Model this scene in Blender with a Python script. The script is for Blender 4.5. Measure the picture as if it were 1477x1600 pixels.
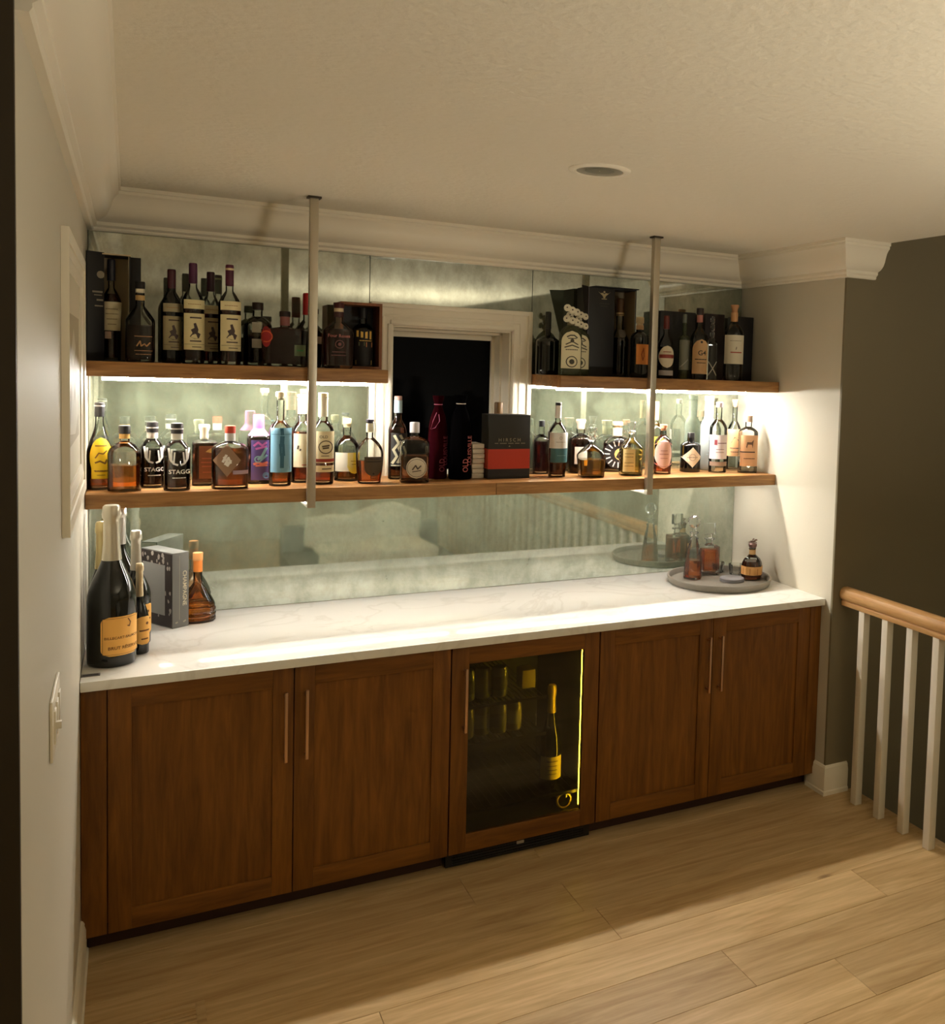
import bpy, bmesh, math, random
from mathutils import Vector, Matrix
random.seed(7)
for _o in list(bpy.data.objects):
    bpy.data.objects.remove(_o)
SC = bpy.context.scene
COL = SC.collection

# ------------------------------------------------------------------ camera
FPX, PX, PY = 1479.98, 1057.32, 673.35          # focal length and principal point in 1477x1600 pixels
cam_d = bpy.data.cameras.new('camera')
cam = bpy.data.objects.new('camera', cam_d)
COL.objects.link(cam)
_r = Vector((0.8656, -0.4996, 0.0339)); _u = Vector((0.0005, 0.0687, 0.9976)); _f = Vector((0.5007, 0.8635, -0.0598))
_m = Matrix((( _r.x, _u.x, -_f.x, 0.1333), (_r.y, _u.y, -_f.y, -4.2023), (_r.z, _u.z, -_f.z, 1.9330), (0, 0, 0, 1)))
cam.matrix_world = _m
cam_d.sensor_fit = 'VERTICAL'
cam_d.sensor_height = 36.0
cam_d.lens = FPX / 1600 * 36.0
cam_d.shift_x = (738.5 - PX) / 1600
cam_d.shift_y = (PY - 800) / 1600
cam_d.clip_start = 0.05
SC.camera = cam

# ------------------------------------------------------------------ world, exposure
w = bpy.data.worlds.new('night'); SC.world = w; w.use_nodes = True
w.node_tree.nodes['Background'].inputs[0].default_value = (0.004, 0.005, 0.008, 1)
w.node_tree.nodes['Background'].inputs[1].default_value = 1.0
SC.view_settings.view_transform = 'Standard'
SC.view_settings.look = 'None'
SC.view_settings.gamma = 1.0
SC.view_settings.use_curve_mapping = False
SC.view_settings.exposure = 1.3
LED_STRENGTH = 80.0            # the strips under the upper shelves
LED_LOWER = 20.0               # the strips under the lower shelf
FILL_STRENGTH = 43.0               # the uplight added behind the camera as room fill
SC.cycles.use_denoising = True
SC.cycles.use_adaptive_sampling = True
SC.cycles.adaptive_threshold = 0.03
SC.cycles.max_bounces = 12
SC.cycles.diffuse_bounces = 4
SC.cycles.glossy_bounces = 4
SC.cycles.transmission_bounces = 10
SC.cycles.transparent_max_bounces = 20
SC.cycles.sample_clamp_indirect = 6.0
SC.cycles.caustics_refractive = False
SC.cycles.caustics_reflective = False
SC.cycles.blur_glossy = 0.5

# ------------------------------------------------------------------ helpers
def lin(c):
    return tuple(((v / 255) / 12.92 if v <= 10 else (((v / 255) + .055) / 1.055) ** 2.4) for v in c)

MATS = {}
def principled(name, rgb=None, rough=.5, metal=0., spec=.5, linear=None):
    if name in MATS: return MATS[name]
    m = bpy.data.materials.new(name); m.use_nodes = True
    b = m.node_tree.nodes['Principled BSDF']
    c = linear if linear else lin(rgb)
    b.inputs['Base Color'].default_value = (*c, 1)
    b.inputs['Roughness'].default_value = rough
    b.inputs['Metallic'].default_value = metal
    b.inputs['Specular IOR Level'].default_value = spec
    MATS[name] = m
    return m

def paper(rgb, rough=.6):
    return principled('print_%d_%d_%d' % tuple(rgb), rgb, rough)

def nodes(m):
    return m.node_tree.nodes, m.node_tree.links

def noise_paint(name, rgb, rough=.6, bump=.08, scale=60., var=.04, dist=.004):
    """painted plaster: even colour, fine roller texture"""
    m = principled(name, rgb, rough, spec=.3)
    N, L = nodes(m); b = N['Principled BSDF']
    tc = N.new('ShaderNodeTexCoord'); n = N.new('ShaderNodeTexNoise'); n.inputs['Scale'].default_value = scale; n.inputs['Detail'].default_value = 5
    L.new(tc.outputs['Object'], n.inputs['Vector'])
    bp = N.new('ShaderNodeBump'); bp.inputs['Strength'].default_value = bump; bp.inputs['Distance'].default_value = dist
    L.new(n.outputs['Fac'], bp.inputs['Height']); L.new(bp.outputs['Normal'], b.inputs['Normal'])
    return m

def wood(name, dark, light, axis='X', scale=1., rough=.45, spec=.35, random_tone=.12, knots=False, bump=.05):
    m = principled(name, light, rough, spec=spec)
    N, L = nodes(m); b = N['Principled BSDF']
    tc = N.new('ShaderNodeTexCoord'); mp = N.new('ShaderNodeMapping'); oi = N.new('ShaderNodeObjectInfo')
    s = {'X': (1.2, 14, 14), 'Y': (14, 1.2, 14), 'Z': (14, 14, 1.2)}[axis]
    mp.inputs['Scale'].default_value = tuple(v * scale for v in s)
    off = N.new('ShaderNodeVectorMath'); off.operation = 'SCALE'; off.inputs['Scale'].default_value = 37.
    cmb = N.new('ShaderNodeCombineXYZ')
    for k in range(3): L.new(oi.outputs['Random'], cmb.inputs[k])
    L.new(cmb.outputs[0], off.inputs[0])
    add = N.new('ShaderNodeVectorMath'); add.operation = 'ADD'
    L.new(tc.outputs['Object'], add.inputs[0]); L.new(off.outputs[0], add.inputs[1]); L.new(add.outputs[0], mp.inputs['Vector'])
    n = N.new('ShaderNodeTexNoise'); n.inputs['Scale'].default_value = 2.2; n.inputs['Detail'].default_value = 7; n.inputs['Roughness'].default_value = .62; n.inputs['Distortion'].default_value = .9
    L.new(mp.outputs[0], n.inputs['Vector'])
    fine = N.new('ShaderNodeTexNoise'); fine.inputs['Scale'].default_value = 9.; fine.inputs['Detail'].default_value = 4
    L.new(mp.outputs[0], fine.inputs['Vector'])
    mixn = N.new('ShaderNodeMath'); mixn.operation = 'MULTIPLY_ADD'; mixn.inputs[1].default_value = .3
    L.new(fine.outputs['Fac'], mixn.inputs[0]); L.new(n.outputs['Fac'], mixn.inputs[2])
    r = N.new('ShaderNodeValToRGB')
    r.color_ramp.elements[0].position = .42; r.color_ramp.elements[0].color = (*lin(dark), 1)
    r.color_ramp.elements[1].position = .86; r.color_ramp.elements[1].color = (*lin(light), 1)
    L.new(mixn.outputs[0], r.inputs['Fac'])
    hsv = N.new('ShaderNodeHueSaturation')
    mr = N.new('ShaderNodeMapRange'); mr.inputs['To Min'].default_value = 1 - random_tone; mr.inputs['To Max'].default_value = 1 + random_tone
    L.new(oi.outputs['Random'], mr.inputs['Value']); L.new(mr.outputs[0], hsv.inputs['Value']); L.new(r.outputs[0], hsv.inputs['Color'])
    col = hsv.outputs['Color']
    if knots:
        vm = N.new('ShaderNodeMapping'); vm.inputs['Scale'].default_value = (1.1, 2.6, 1)
        L.new(add.outputs[0], vm.inputs['Vector'])
        v = N.new('ShaderNodeTexVoronoi'); v.inputs['Scale'].default_value = 1.3; L.new(vm.outputs[0], v.inputs['Vector'])
        kr = N.new('ShaderNodeValToRGB'); kr.color_ramp.elements[0].position = .02; kr.color_ramp.elements[0].color = (1, 1, 1, 1)
        kr.color_ramp.elements[1].position = .07; kr.color_ramp.elements[1].color = (0, 0, 0, 1)
        L.new(v.outputs['Distance'], kr.inputs['Fac'])
        mk = N.new('ShaderNodeMix'); mk.data_type = 'RGBA'; mk.inputs[7].default_value = (*lin((92, 62, 34)), 1)
        L.new(kr.outputs[0], mk.inputs[0]); L.new(col, mk.inputs[6]); col = mk.outputs[2]
    L.new(col, b.inputs['Base Color'])
    bp = N.new('ShaderNodeBump'); bp.inputs['Strength'].default_value = bump; bp.inputs['Distance'].default_value = .002
    L.new(mixn.outputs[0], bp.inputs['Height']); L.new(bp.outputs['Normal'], b.inputs['Normal'])
    return m

def emission(name, rgb, strength):
    if name in MATS: return MATS[name]
    m = bpy.data.materials.new(name); m.use_nodes = True; N, L = nodes(m)
    N.remove(N['Principled BSDF'])
    e = N.new('ShaderNodeEmission'); e.inputs[0].default_value = (*rgb, 1); e.inputs[1].default_value = strength
    L.new(e.outputs[0], N['Material Output'].inputs[0]); MATS[name] = m
    return m

def thin_glass(name, tint, gloss=.9, rough=.02, haze=None, hazef=0.):
    """glass wall: clear pass-through, Fresnel reflection, optional milky haze"""
    if name in MATS: return MATS[name]
    m = bpy.data.materials.new(name); m.use_nodes = True; N, L = nodes(m)
    N.remove(N['Principled BSDF'])
    t = N.new('ShaderNodeBsdfTransparent'); t.inputs[0].default_value = (*tint, 1)
    g = N.new('ShaderNodeBsdfGlossy'); g.inputs['Color'].default_value = (gloss, gloss, gloss, 1); g.inputs['Roughness'].default_value = rough
    lw = N.new('ShaderNodeLayerWeight'); lw.inputs['Blend'].default_value = .32
    mx = N.new('ShaderNodeMixShader'); L.new(lw.outputs['Fresnel'], mx.inputs[0]); L.new(t.outputs[0], mx.inputs[1]); L.new(g.outputs[0], mx.inputs[2])
    out = mx.outputs[0]
    if haze:
        dd = N.new('ShaderNodeBsdfDiffuse'); dd.inputs[0].default_value = (*haze, 1)
        m2 = N.new('ShaderNodeMixShader'); m2.inputs[0].default_value = hazef
        L.new(out, m2.inputs[1]); L.new(dd.outputs[0], m2.inputs[2]); out = m2.outputs[0]
    L.new(out, N['Material Output'].inputs[0]); MATS[name] = m
    return m

def liquid(rgb):
    name = 'spirit_%d_%d_%d' % tuple(rgb)
    if name in MATS: return MATS[name]
    m = principled(name, linear=tuple(min(1., v ** .68) for v in lin(rgb)), rough=0.0)
    b = m.node_tree.nodes['Principled BSDF']
    b.inputs['Transmission Weight'].default_value = 0.88
    b.inputs['IOR'].default_value = 1.34
    return m

def mesh_obj(name, verts, faces, mat=None, parent=None, smooth=False, angle=None):
    me = bpy.data.meshes.new(name)
    me.from_pydata([tuple(v) for v in verts], [], faces); me.validate(); me.update()
    if smooth:
        for p in me.polygons: p.use_smooth = True
        if angle: me.set_sharp_from_angle(angle=math.radians(angle))
    o = bpy.data.objects.new(name, me); COL.objects.link(o)
    if mat: me.materials.append(mat)
    if parent: o.parent = parent
    return o

def bm_obj(name, bm, mat=None, parent=None, smooth=None):
    me = bpy.data.meshes.new(name); bm.to_mesh(me); bm.free()
    if smooth:
        for p in me.polygons: p.use_smooth = True
        me.set_sharp_from_angle(angle=math.radians(smooth))
    o = bpy.data.objects.new(name, me); COL.objects.link(o)
    if mat: me.materials.append(mat)
    if parent: o.parent = parent
    return o

def add_box(bm, x0, x1, y0, y1, z0, z1, bev=0.):
    r = bmesh.ops.create_cube(bm, size=1.0)
    vs = r['verts']
    for v in vs:
        v.co = Vector(((x0 + x1) / 2 + v.co.x * (x1 - x0), (y0 + y1) / 2 + v.co.y * (y1 - y0), (z0 + z1) / 2 + v.co.z * (z1 - z0)))
    if bev > 0:
        es = list({e for v in vs for e in v.link_edges})
        bmesh.ops.bevel(bm, geom=es, offset=bev, segments=2, affect='EDGES', profile=.6)

def box(name, x0, x1, y0, y1, z0, z1, mat, parent=None, bev=0.):
    bm = bmesh.new(); add_box(bm, x0, x1, y0, y1, z0, z1, bev)
    return bm_obj(name, bm, mat, parent, smooth=40 if bev else None)

def thing(name, label, cat, loc=(0, 0, 0), rz=0., group=None):
    o = bpy.data.objects.new(name, None); COL.objects.link(o)
    o.location = loc; o.rotation_euler = (0, 0, rz); o.empty_display_size = .05
    o['label'] = label; o['category'] = cat
    if group: o['group'] = group
    return o

def tag(o, label, cat, group=None):
    o['label'] = label; o['category'] = cat
    if group: o['group'] = group
    return o

def struct(o, label=None, cat=None):
    o['kind'] = 'structure'
    if label: o['label'] = label
    if cat: o['category'] = cat
    return o

def lathe(name, prof, mat, parent, seg=28, loc=(0, 0, 0), sm=40, closed=True):
    """prof: (z, r) from bottom to top"""
    V = []; F = []
    for z, r in prof:
        for k in range(seg):
            a = 2 * math.pi * k / seg
            V.append((loc[0] + r * math.cos(a), loc[1] + r * math.sin(a), loc[2] + z))
    n = len(prof)
    for i in range(n - 1):
        for k in range(seg):
            k2 = (k + 1) % seg
            F.append((i * seg + k, i * seg + k2, (i + 1) * seg + k2, (i + 1) * seg + k))
    if closed:
        F.append(tuple(reversed(range(seg)))); F.append(tuple((n - 1) * seg + k for k in range(seg)))
    return mesh_obj(name, V, F, mat, parent, smooth=sm is not None, angle=sm)

def tube(name, pts, rad, mat, parent=None, seg=8, closed=False):
    pts = [Vector(p) for p in pts]; V = []; F = []; n = len(pts)
    up = Vector((0, 0, 1))
    for i, p in enumerate(pts):
        if closed: t = pts[(i + 1) % n] - pts[i - 1]
        else: t = pts[min(i + 1, n - 1)] - pts[max(i - 1, 0)]
        t.normalize()
        a = t.cross(up) if abs(t.dot(up)) < .95 else t.cross(Vector((1, 0, 0)))
        a.normalize(); b = t.cross(a)
        for k in range(seg):
            an = 2 * math.pi * k / seg
            V.append(p + (a * math.cos(an) + b * math.sin(an)) * rad)
    for i in range(n if closed else n - 1):
        j = (i + 1) % n
        for k in range(seg):
            k2 = (k + 1) % seg
            F.append((i * seg + k, j * seg + k, j * seg + k2, i * seg + k2))
    if not closed:
        F.append(tuple(range(seg))); F.append(tuple((n - 1) * seg + k for k in reversed(range(seg))))
    return mesh_obj(name, V, F, mat, parent, smooth=True, angle=50)

# ------------------------------------------------------------------ flat print (lettering and drawing), mapped onto a surface
TXT = {}
def text_mesh(s):
    if s in TXT: return TXT[s]
    cu = bpy.data.curves.new('lettering', 'FONT'); cu.body = s; cu.size = 1.0; cu.align_x = 'CENTER'; cu.align_y = 'CENTER'; cu.resolution_u = 3; cu.offset = .012
    ob = bpy.data.objects.new('lettering', cu); COL.objects.link(ob)
    dg = bpy.context.evaluated_depsgraph_get(); dg.update()
    me = bpy.data.meshes.new_from_object(ob.evaluated_get(dg))
    vs = [(v.co.x, v.co.y) for v in me.vertices]; fs = [tuple(p.vertices) for p in me.polygons]
    bpy.data.objects.remove(ob); bpy.data.meshes.remove(me)
    xs = [v[0] for v in vs]; wd = max(xs) - min(xs)
    TXT[s] = (vs, fs, wd)
    return TXT[s]

def draw(items, W, H):
    """items in label units (x -1..1 of half width W, y 0..1 of height H) -> 2D verts (metres, y from label bottom), faces"""
    V = []; F = []
    def poly(p):
        b = len(V); V.extend(p); F.append(tuple(range(b, b + len(p))))
    def seg(a, b, wd):
        dx, dy = b[0] - a[0], b[1] - a[1]; l = math.hypot(dx, dy) or 1
        nx, ny = -dy / l * wd / 2, dx / l * wd / 2; ex, ey = dx / l * wd * .25, dy / l * wd * .25
        n = max(1, int(l / .006))
        for i in range(n):
            t0, t1 = i / n, (i + 1) / n
            a0 = (a[0] + dx * t0 - (ex if i == 0 else 0), a[1] + dy * t0 - (ey if i == 0 else 0))
            b0 = (a[0] + dx * t1 + (ex if i == n - 1 else 0), a[1] + dy * t1 + (ey if i == n - 1 else 0))
            poly([(a0[0] - nx, a0[1] - ny), (b0[0] - nx, b0[1] - ny), (b0[0] + nx, b0[1] + ny), (a0[0] + nx, a0[1] + ny)])
    P = lambda x, y: (x * W, y * H)
    for it in items:
        k = it[0]
        if k == 't':
            vs, fs, wd = text_mesh(it[1]); s = it[4] * H
            if wd * s > 1.72 * W: s = 1.72 * W / wd
            if len(it) > 5: s = it[4] * H
            b = len(V); V.extend((it[2] * W + x * s, it[3] * H + y * s) for x, y in vs); F.extend(tuple(i + b for i in f) for f in fs)
        elif k == 'l':
            for a, b in zip(it[1][:-1], it[1][1:]): seg(P(*a), P(*b), it[2] * H)
        elif k == 'p':
            poly([P(*q) for q in it[1]])
        elif k == 'd':
            c = P(it[1], it[2]); r = it[3] * H; poly([(c[0] + r * math.cos(a * .5236), c[1] + r * math.sin(a * .5236)) for a in range(12)])
        elif k == 'r':
            c = P(it[1], it[2]); r = it[3] * H; q = [(c[0] + r * math.cos(a * .3927), c[1] + r * math.sin(a * .3927)) for a in range(17)]
            for a, b in zip(q[:-1], q[1:]): seg(a, b, it[4] * H)
        elif k == 'rad':
            c = P(it[1], it[2])
            for i in range(it[5]):
                a = 2 * math.pi * i / it[5]
                seg((c[0] + it[3] * H * math.cos(a), c[1] + it[3] * H * math.sin(a)), (c[0] + it[4] * H * math.cos(a), c[1] + it[4] * H * math.sin(a)), it[6] * H)
        elif k == 'w':                       # a line of writing too small to read: word-length dashes
            x = it[1]; rr = random.Random(int(it[3] * 1000) + int(x * 100))
            while x < it[2]:
                l = rr.uniform(.08, .26) * (it[2] - it[1]); e = min(x + l, it[2])
                seg(P(x, it[3]), P(e, it[3]), it[4] * H * .55); x = e + .06 * (it[2] - it[1])
        elif k == 'frame':
            m = it[1]; a, b, c2, e = P(-.93, m), P(.93, m), P(.93, 1 - m), P(-.93, 1 - m)
            for q, r2 in ((a, b), (b, c2), (c2, e), (e, a)): seg(q, r2, .008 * H)
    return V, F

def flat_print(name, items, W, H, origin, xdir, ydir, mat, parent, lift=.0006):
    V, F = draw(items, W, H); xd = Vector(xdir).normalized(); yd = Vector(ydir).normalized(); n = xd.cross(yd)
    o = Vector(origin)
    return mesh_obj(name, [o + xd * x + yd * y + n * lift for x, y in V], F, mat, parent)

# ------------------------------------------------------------------ bottles
GLASS = {}
def glass(kind, tint=None):
    if kind == 'clear': return thin_glass('clear_glass', (.93, .95, .93))
    if kind == 'green': return thin_glass('green_glass', (.52, .60, .44), haze=(.16, .18, .10), hazef=.3)
    if kind == 'frost': return thin_glass('frosted_glass', (.80, .86, .86), rough=.25, haze=(.62, .68, .68), hazef=.45)
    if kind == 'dark':
        m = principled('dark_green_glass', (14, 16, 12), .07, spec=.6); return m
    if kind == 'black': return principled('black_glass', (10, 9, 9), .12, spec=.6)
    if kind == 'tint': return thin_glass('tinted_glass_%d_%d_%d' % tuple(tint), lin(tint))

def se(a, rx, ry, n):
    c, s = math.cos(a), math.sin(a)
    return rx * math.copysign(abs(c) ** (2 / n), c), ry * math.copysign(abs(s) ** (2 / n), s)

def bottle(label, loc, H, W, group=None, name='bottle', zs=.6, zn=.75, rn=.35, p=2., sq=2., asp=1., taper=1., oval=0., facet=None,
           glass_=None, liq=None, cap=None, band=(), labels=(), ink=None, rot=None, ribs=0, tint=None, **kw):
    kind = kw.get('glass', glass_ or 'clear')
    if rot is None: rot = -math.degrees(math.atan2(loc[0] - .13, loc[1] + 4.2)) * .55
    root = thing(name, label, 'decanter' if name == 'decanter' else 'bottle', loc, math.radians(rot), group)
    seg = facet or 32
    zc = 1 - (cap[2] if cap else 0)
    def ring(t):
        """t fraction of height -> half width, half depth, exponent"""
        if t <= zs:
            u = t / zs; k = taper + (1 - taper) * u
            if taper > 1: k = 1 / taper + (1 - 1 / taper) * u
            if oval: k *= 1 - abs(oval) * (1 - math.sin(math.pi * (.14 + .36 * u) if oval > 0 else math.pi * .5 * (.35 + .65 * u)))
            for i in range(ribs):
                c = (i + .5) / ribs
                k *= 1 - .05 * math.exp(-((u - c - .5 / ribs) / .04) ** 2)
            rx = W * k; ex = sq; a = asp
        elif t < zn:
            u = (t - zs) / (zn - zs)
            if p == 'S': k = rn + (1 - rn) * (.5 + .5 * math.cos(math.pi * u)) ** .9
            else: k = rn + (1 - rn) * (1 - u ** p)
            rx = W * k; ex = sq + (2 - sq) * u; a = asp + (1 - asp) * u
        else:
            rx = W * rn; ex = 2.; a = 1.
        return rx, max(rx * a, .3 * rx), ex
    ts = [0., .006, .016] + [zs * i / (14 if ribs else 6) for i in range(1, (15 if ribs else 7))] + [zs + (zn - zs) * i / 8 for i in range(1, 9)]
    if oval: ts += [zs * i / 12 for i in range(1, 12)]
    ts = sorted(set(t for t in ts if t < zc)) + [zc]
    def rings(tl, inset=1., zoff=0.):
        V = []
        for i, t in enumerate(tl):
            rx, ry, ex = ring(t)
            if inset == 1. and i == 0: rx *= .90; ry *= .90
            if inset == 1. and i == 1: rx *= .97; ry *= .97
            for k in range(seg):
                x, y = se(2 * math.pi * (k + .5) / seg, rx * inset, ry * inset, ex); V.append((x, y, t * H + zoff))
        F = []
        for i in range(len(tl) - 1):
            for k in range(seg):
                k2 = (k + 1) % seg; F.append((i * seg + k, i * seg + k2, (i + 1) * seg + k2, (i + 1) * seg + k))
        F.append(tuple(reversed(range(seg)))); F.append(tuple((len(tl) - 1) * seg + k for k in range(seg)))
        return V, F
    V, F = rings(ts)
    mesh_obj('glass_body', V, F, glass('tint', tint) if tint else glass(kind), root, smooth=not facet, angle=50)
    if liq:
        lv = liq[1]; b0 = .05 if H < .26 else .035
        tl = [b0] + [t for t in ts if b0 + .01 < t < lv - .005] + [lv]
        V, F = rings(tl, .93)
        mesh_obj('liquid', V, F, liquid(liq[0]), root, smooth=not facet, angle=45)
    def surf(x, z, off):
        rx, ry, ex = ring(min(max(z / H, 0), 1)); q = min(abs(x / rx), .999)
        y = ry * (1 - q ** ex) ** (1 / ex)
        s = 1 + off / max(W, .01)
        return (x * s, -y * s - off * .3, z)
    def printed(items, xc, z0, lw, lh, col, parent, off):
        V, F = draw(items, lw, lh)
        mesh_obj('label_print', [surf(max(min(xc + x, W * .985), -W * .985), z0 + y, off) for x, y in V], F, paper(col), parent)
    for L in labels:
        z0, z1 = L['z'][0] * H, L['z'][1] * H; xc = L['x'] * W; lw = L['w'] * W; lh = z1 - z0
        lw = min(lw, W * .985 - abs(xc) * .0)
        par = root
        if L['shape'] != 'none':
            V = []; F = []; nr, nc = 20, 12
            for i in range(nr + 1):
                t = i / nr
                sh = L['shape']
                if sh in ('rect',): k = 1
                elif sh == 'round':
                    e = min(t, 1 - t) * lh; c = .16 * lh; k = 1 if e > c else 1 - (c - math.sqrt(max(c * c - (c - e) ** 2, 0))) / lw
                elif sh == 'oval': k = math.sqrt(max(1 - (2 * t - 1) ** 2, 0.0004))
                elif sh == 'diamond': k = max(1 - abs(2 * t - 1), .01)
                elif sh == 'arch': k = 1 if t < .72 else math.sqrt(max(1 - ((t - .72) / .28) ** 2, .002))
                elif sh == 'shield': k = 1 if t > .5 else math.sqrt(max(1 - ((.5 - t) / .5) ** 2, .002))
                elif sh == 'trap': k = .86 + .14 * t
                for j in range(nc + 1):
                    q = -1 + 2 * j / nc
                    x = xc + lw * k * q; x = max(min(x, W * .985), -W * .985)
                    V.append(surf(x, z0 + lh * t, .0009))
            for i in range(nr):
                for j in range(nc): F.append((i * (nc + 1) + j, i * (nc + 1) + j + 1, (i + 1) * (nc + 1) + j + 1, (i + 1) * (nc + 1) + j))
            par = mesh_obj('label', V, F, paper(L['col']), root, smooth=True)
        for col, items in L.get('ink', ()):
            printed(items, xc, z0, lw, lh, col, par, .0018)
    if ink:
        for col, z0, items in ink: printed(items, 0, z0 * H, W * .9, H, col, root, .0012)
    for col, a, b in band:
        V = []; F = []; nb = 5
        for i in range(nb + 1):
            t = a + (b - a) * i / nb; rx, ry, ex = ring(t)
            if t > zc and cap: rx = ry = max(rx, W * cap[3])
            for k in range(seg):
                x, y = se(2 * math.pi * (k + .5) / seg, rx + .0009, ry + .0009, ex); V.append((x, y, t * H))
        for i in range(nb):
            for k in range(seg):
                k2 = (k + 1) % seg; F.append((i * seg + k, i * seg + k2, (i + 1) * seg + k2, (i + 1) * seg + k))
        mesh_obj('neck_band', V, F, paper(col, .45), root, smooth=True)
    if cap:
        st, col, ch, cr = cap; z0 = zc * H; h = ch * H; r = cr * W; rnk = rn * W
        if st == 'cyl':
            lathe('cap', [(z0 - .004, r), (z0 + h * .9, r), (z0 + h * .97, r * .96), (z0 + h, r * .84)], paper(col, .4), root, 24)
        elif st == 'cork':
            lathe('stopper', [(z0 - .006, rnk * .86), (z0 + h * .25, rnk * .86), (z0 + h * .28, r), (z0 + h * .9, r), (z0 + h, r * .88)], paper(col, .6), root, 24)
        elif st == 'flare':
            lathe('stopper', [(z0 - .006, rnk * .8), (z0, rnk * .86), (z0 + h * .45, r * .74), (z0 + h * .72, r * .98), (z0 + h * .94, r), (z0 + h, r * .94)], paper(col, .6), root, 24)
        elif st == 'foil':
            fo = principled('foil_%d_%d_%d' % col, col, .30, .75)
            lathe('foil', [(z0 - .002, ring(zc)[0] + .0012), (z0 + h * .30, max(r * .95, ring(zc + ch * .30)[0] + .001)), (z0 + h * .62, max(r * .86, ring(zc + ch * .62)[0] + .0008)), (z0 + h * .74, r * .90), (z0 + h * .77, r * 1.06), (z0 + h * .84, r * 1.10), (z0 + h * .90, r * 1.02), (z0 + h * .97, r * .98), (z0 + h, r * .80)], fo, root, 28)
        elif st == 'facet':
            lathe('stopper', [(z0 - .004, rnk * .9), (z0 + h * .10, rnk * 1.5), (z0 + h * .20, rnk * 1.5), (z0 + h * .28, rnk * 1.05), (z0 + h * .42, r * .62), (z0 + h * .95, r), (z0 + h, r * .9)], thin_glass('crystal', (.94, .95, .94), gloss=1., haze=(.85, .86, .84), hazef=.03), root, 8, sm=None)
        elif st == 'beads':
            pr = []
            for i in range(3):
                for q in range(7):
                    a = math.pi * q / 6; pr.append((z0 + h * (i + .5 - .5 * math.cos(a)) / 3, rnk * (.55 + .5 * math.sin(a))))
            lathe('stopper', pr, thin_glass('crystal', (.94, .95, .94), gloss=1., haze=(.85, .86, .84), hazef=.03), root, 10, sm=None)
        elif st == 'cluster':
            lathe('neck_collar', [(z0 - .006, rnk), (z0 + h * .35, rnk * .8), (z0 + h * .5, rnk * .3)], paper((120, 110, 84)), root, 16)
            rr = random.Random(3)
            for i, (dx, dz) in enumerate([(-.42, .30), (.05, .22), (.46, .14), (-.40, .80), (.02, .70), (.44, .62), (-.1, .48)]):
                b = W * .33
                fl = lathe('flower', [(-b * .35, b * .5), (0, b), (b * .35, b * .9), (b * .5, b * .3)], paper(col, .5), root, 10, sm=60)
                fl.location = (dx * W, -W * (.34 + .1 * rr.random()) if i < 6 else 0, z0 + h * dz); fl.rotation_euler = (math.radians(80), 0, math.radians(dx * 50))
                lathe('flower_eye', [(b * .44, b * .24), (b * .56, b * .20), (b * .6, .001)], paper((74, 56, 40)), fl, 8)
    return root

# ------------------------------------------------------------------ dimensions (metres; back wall y = 0, left wall x = 0)
WX, YF, HC = 2.9436, -.7934, 2.5535
ZL, ZU, ZC = 1.4474, 1.9105, .914
YE, SD, TL = -.8433, -.3631, .0526
XR = 3.10                                   # edge of floor and ceiling at the stairwell

wall_m = noise_paint('wall_paint', (204, 198, 180), .62, .10, 70)
trim_m = principled('trim_paint', (238, 230, 210), .38)
ceil_m = noise_paint('ceiling_texture', (232, 224, 204), .75, .5, 40, dist=.008)
shelf_m = wood('shelf_oak', (118, 80, 42), (184, 136, 82), 'X', 1.0, .42)
cab_m = wood('stained_oak', (92, 54, 15), (138, 88, 30), 'Z', .8, .42, random_tone=.05)
cab_h = wood('stained_oak_rail', (92, 54, 15), (138, 88, 30), 'X', .8, .42, random_tone=.05)
floor_m = wood('plank_oak', (172, 140, 92), (214, 184, 136), 'X', .7, .40, random_tone=.09, knots=True)
brass_m = principled('champagne_bronze', (200, 164, 132), .32, 1.0)
nickel_m = principled('brushed_nickel', (196, 188, 170), .34, .9)
black_m = principled('black_plastic', (8, 8, 8), .5)

# ---------------------------------------------------------------- walls, ceiling
def multi(name, boxes, mat):
    bm = bmesh.new()
    for b in boxes: add_box(bm, *b)
    return struct(bm_obj(name, bm, mat))
WL0, WL1, WZT, WZB = 1.124, 1.669, 2.105, 1.40       # window opening
multi('wall_back', [(-.14, WL0, .007, .26, 0, HC), (WL1, WX + .16, .007, .26, 0, HC), (WL0, WL1, .007, .26, 0, WZB), (WL0, WL1, .007, .26, WZT, HC)], wall_m)
multi('wall_left', [(-.14, 0, -2.61, .007, 0, HC)], wall_m)
multi('wall_left_return', [(-2.6, -.0005, -2.622, -2.61, 0, HC)], noise_paint('umber_wall_shade', (58, 50, 36), .6, .1, 70))  # dark colour stands in for the shade on this unlit face
multi('wall_right', [(WX, WX + .16, YE + .012, .007, 0, HC)], wall_m)
taupe_m = noise_paint('taupe_paint', (122, 112, 88), .62, .10, 70)
multi('wall_stairwell', [(WX, 4.5, YE, YE + .0118, -2.8, 4.6)], taupe_m)
multi('wall_stairwell_right', [(4.5, 4.64, -6.8, YE + .15, -2.8, 4.6)], wall_m)
multi('wall_rear', [(-2.74, 4.64, -6.94, -6.8, -2.8, 4.6)], wall_m)
multi('wall_left_rear', [(-2.74, -2.6, -6.8, -2.49, 0, HC)], wall_m)
multi('ceiling', [(-2.74, XR, -6.8, .26, HC, HC + .25)], ceil_m)
multi('ceiling_stairwell', [(XR, 4.64, -6.94, YE + .15, 4.6, 4.7), (XR - .1, XR, -6.8, YE, HC + .25, 4.6)], wall_m)

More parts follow.
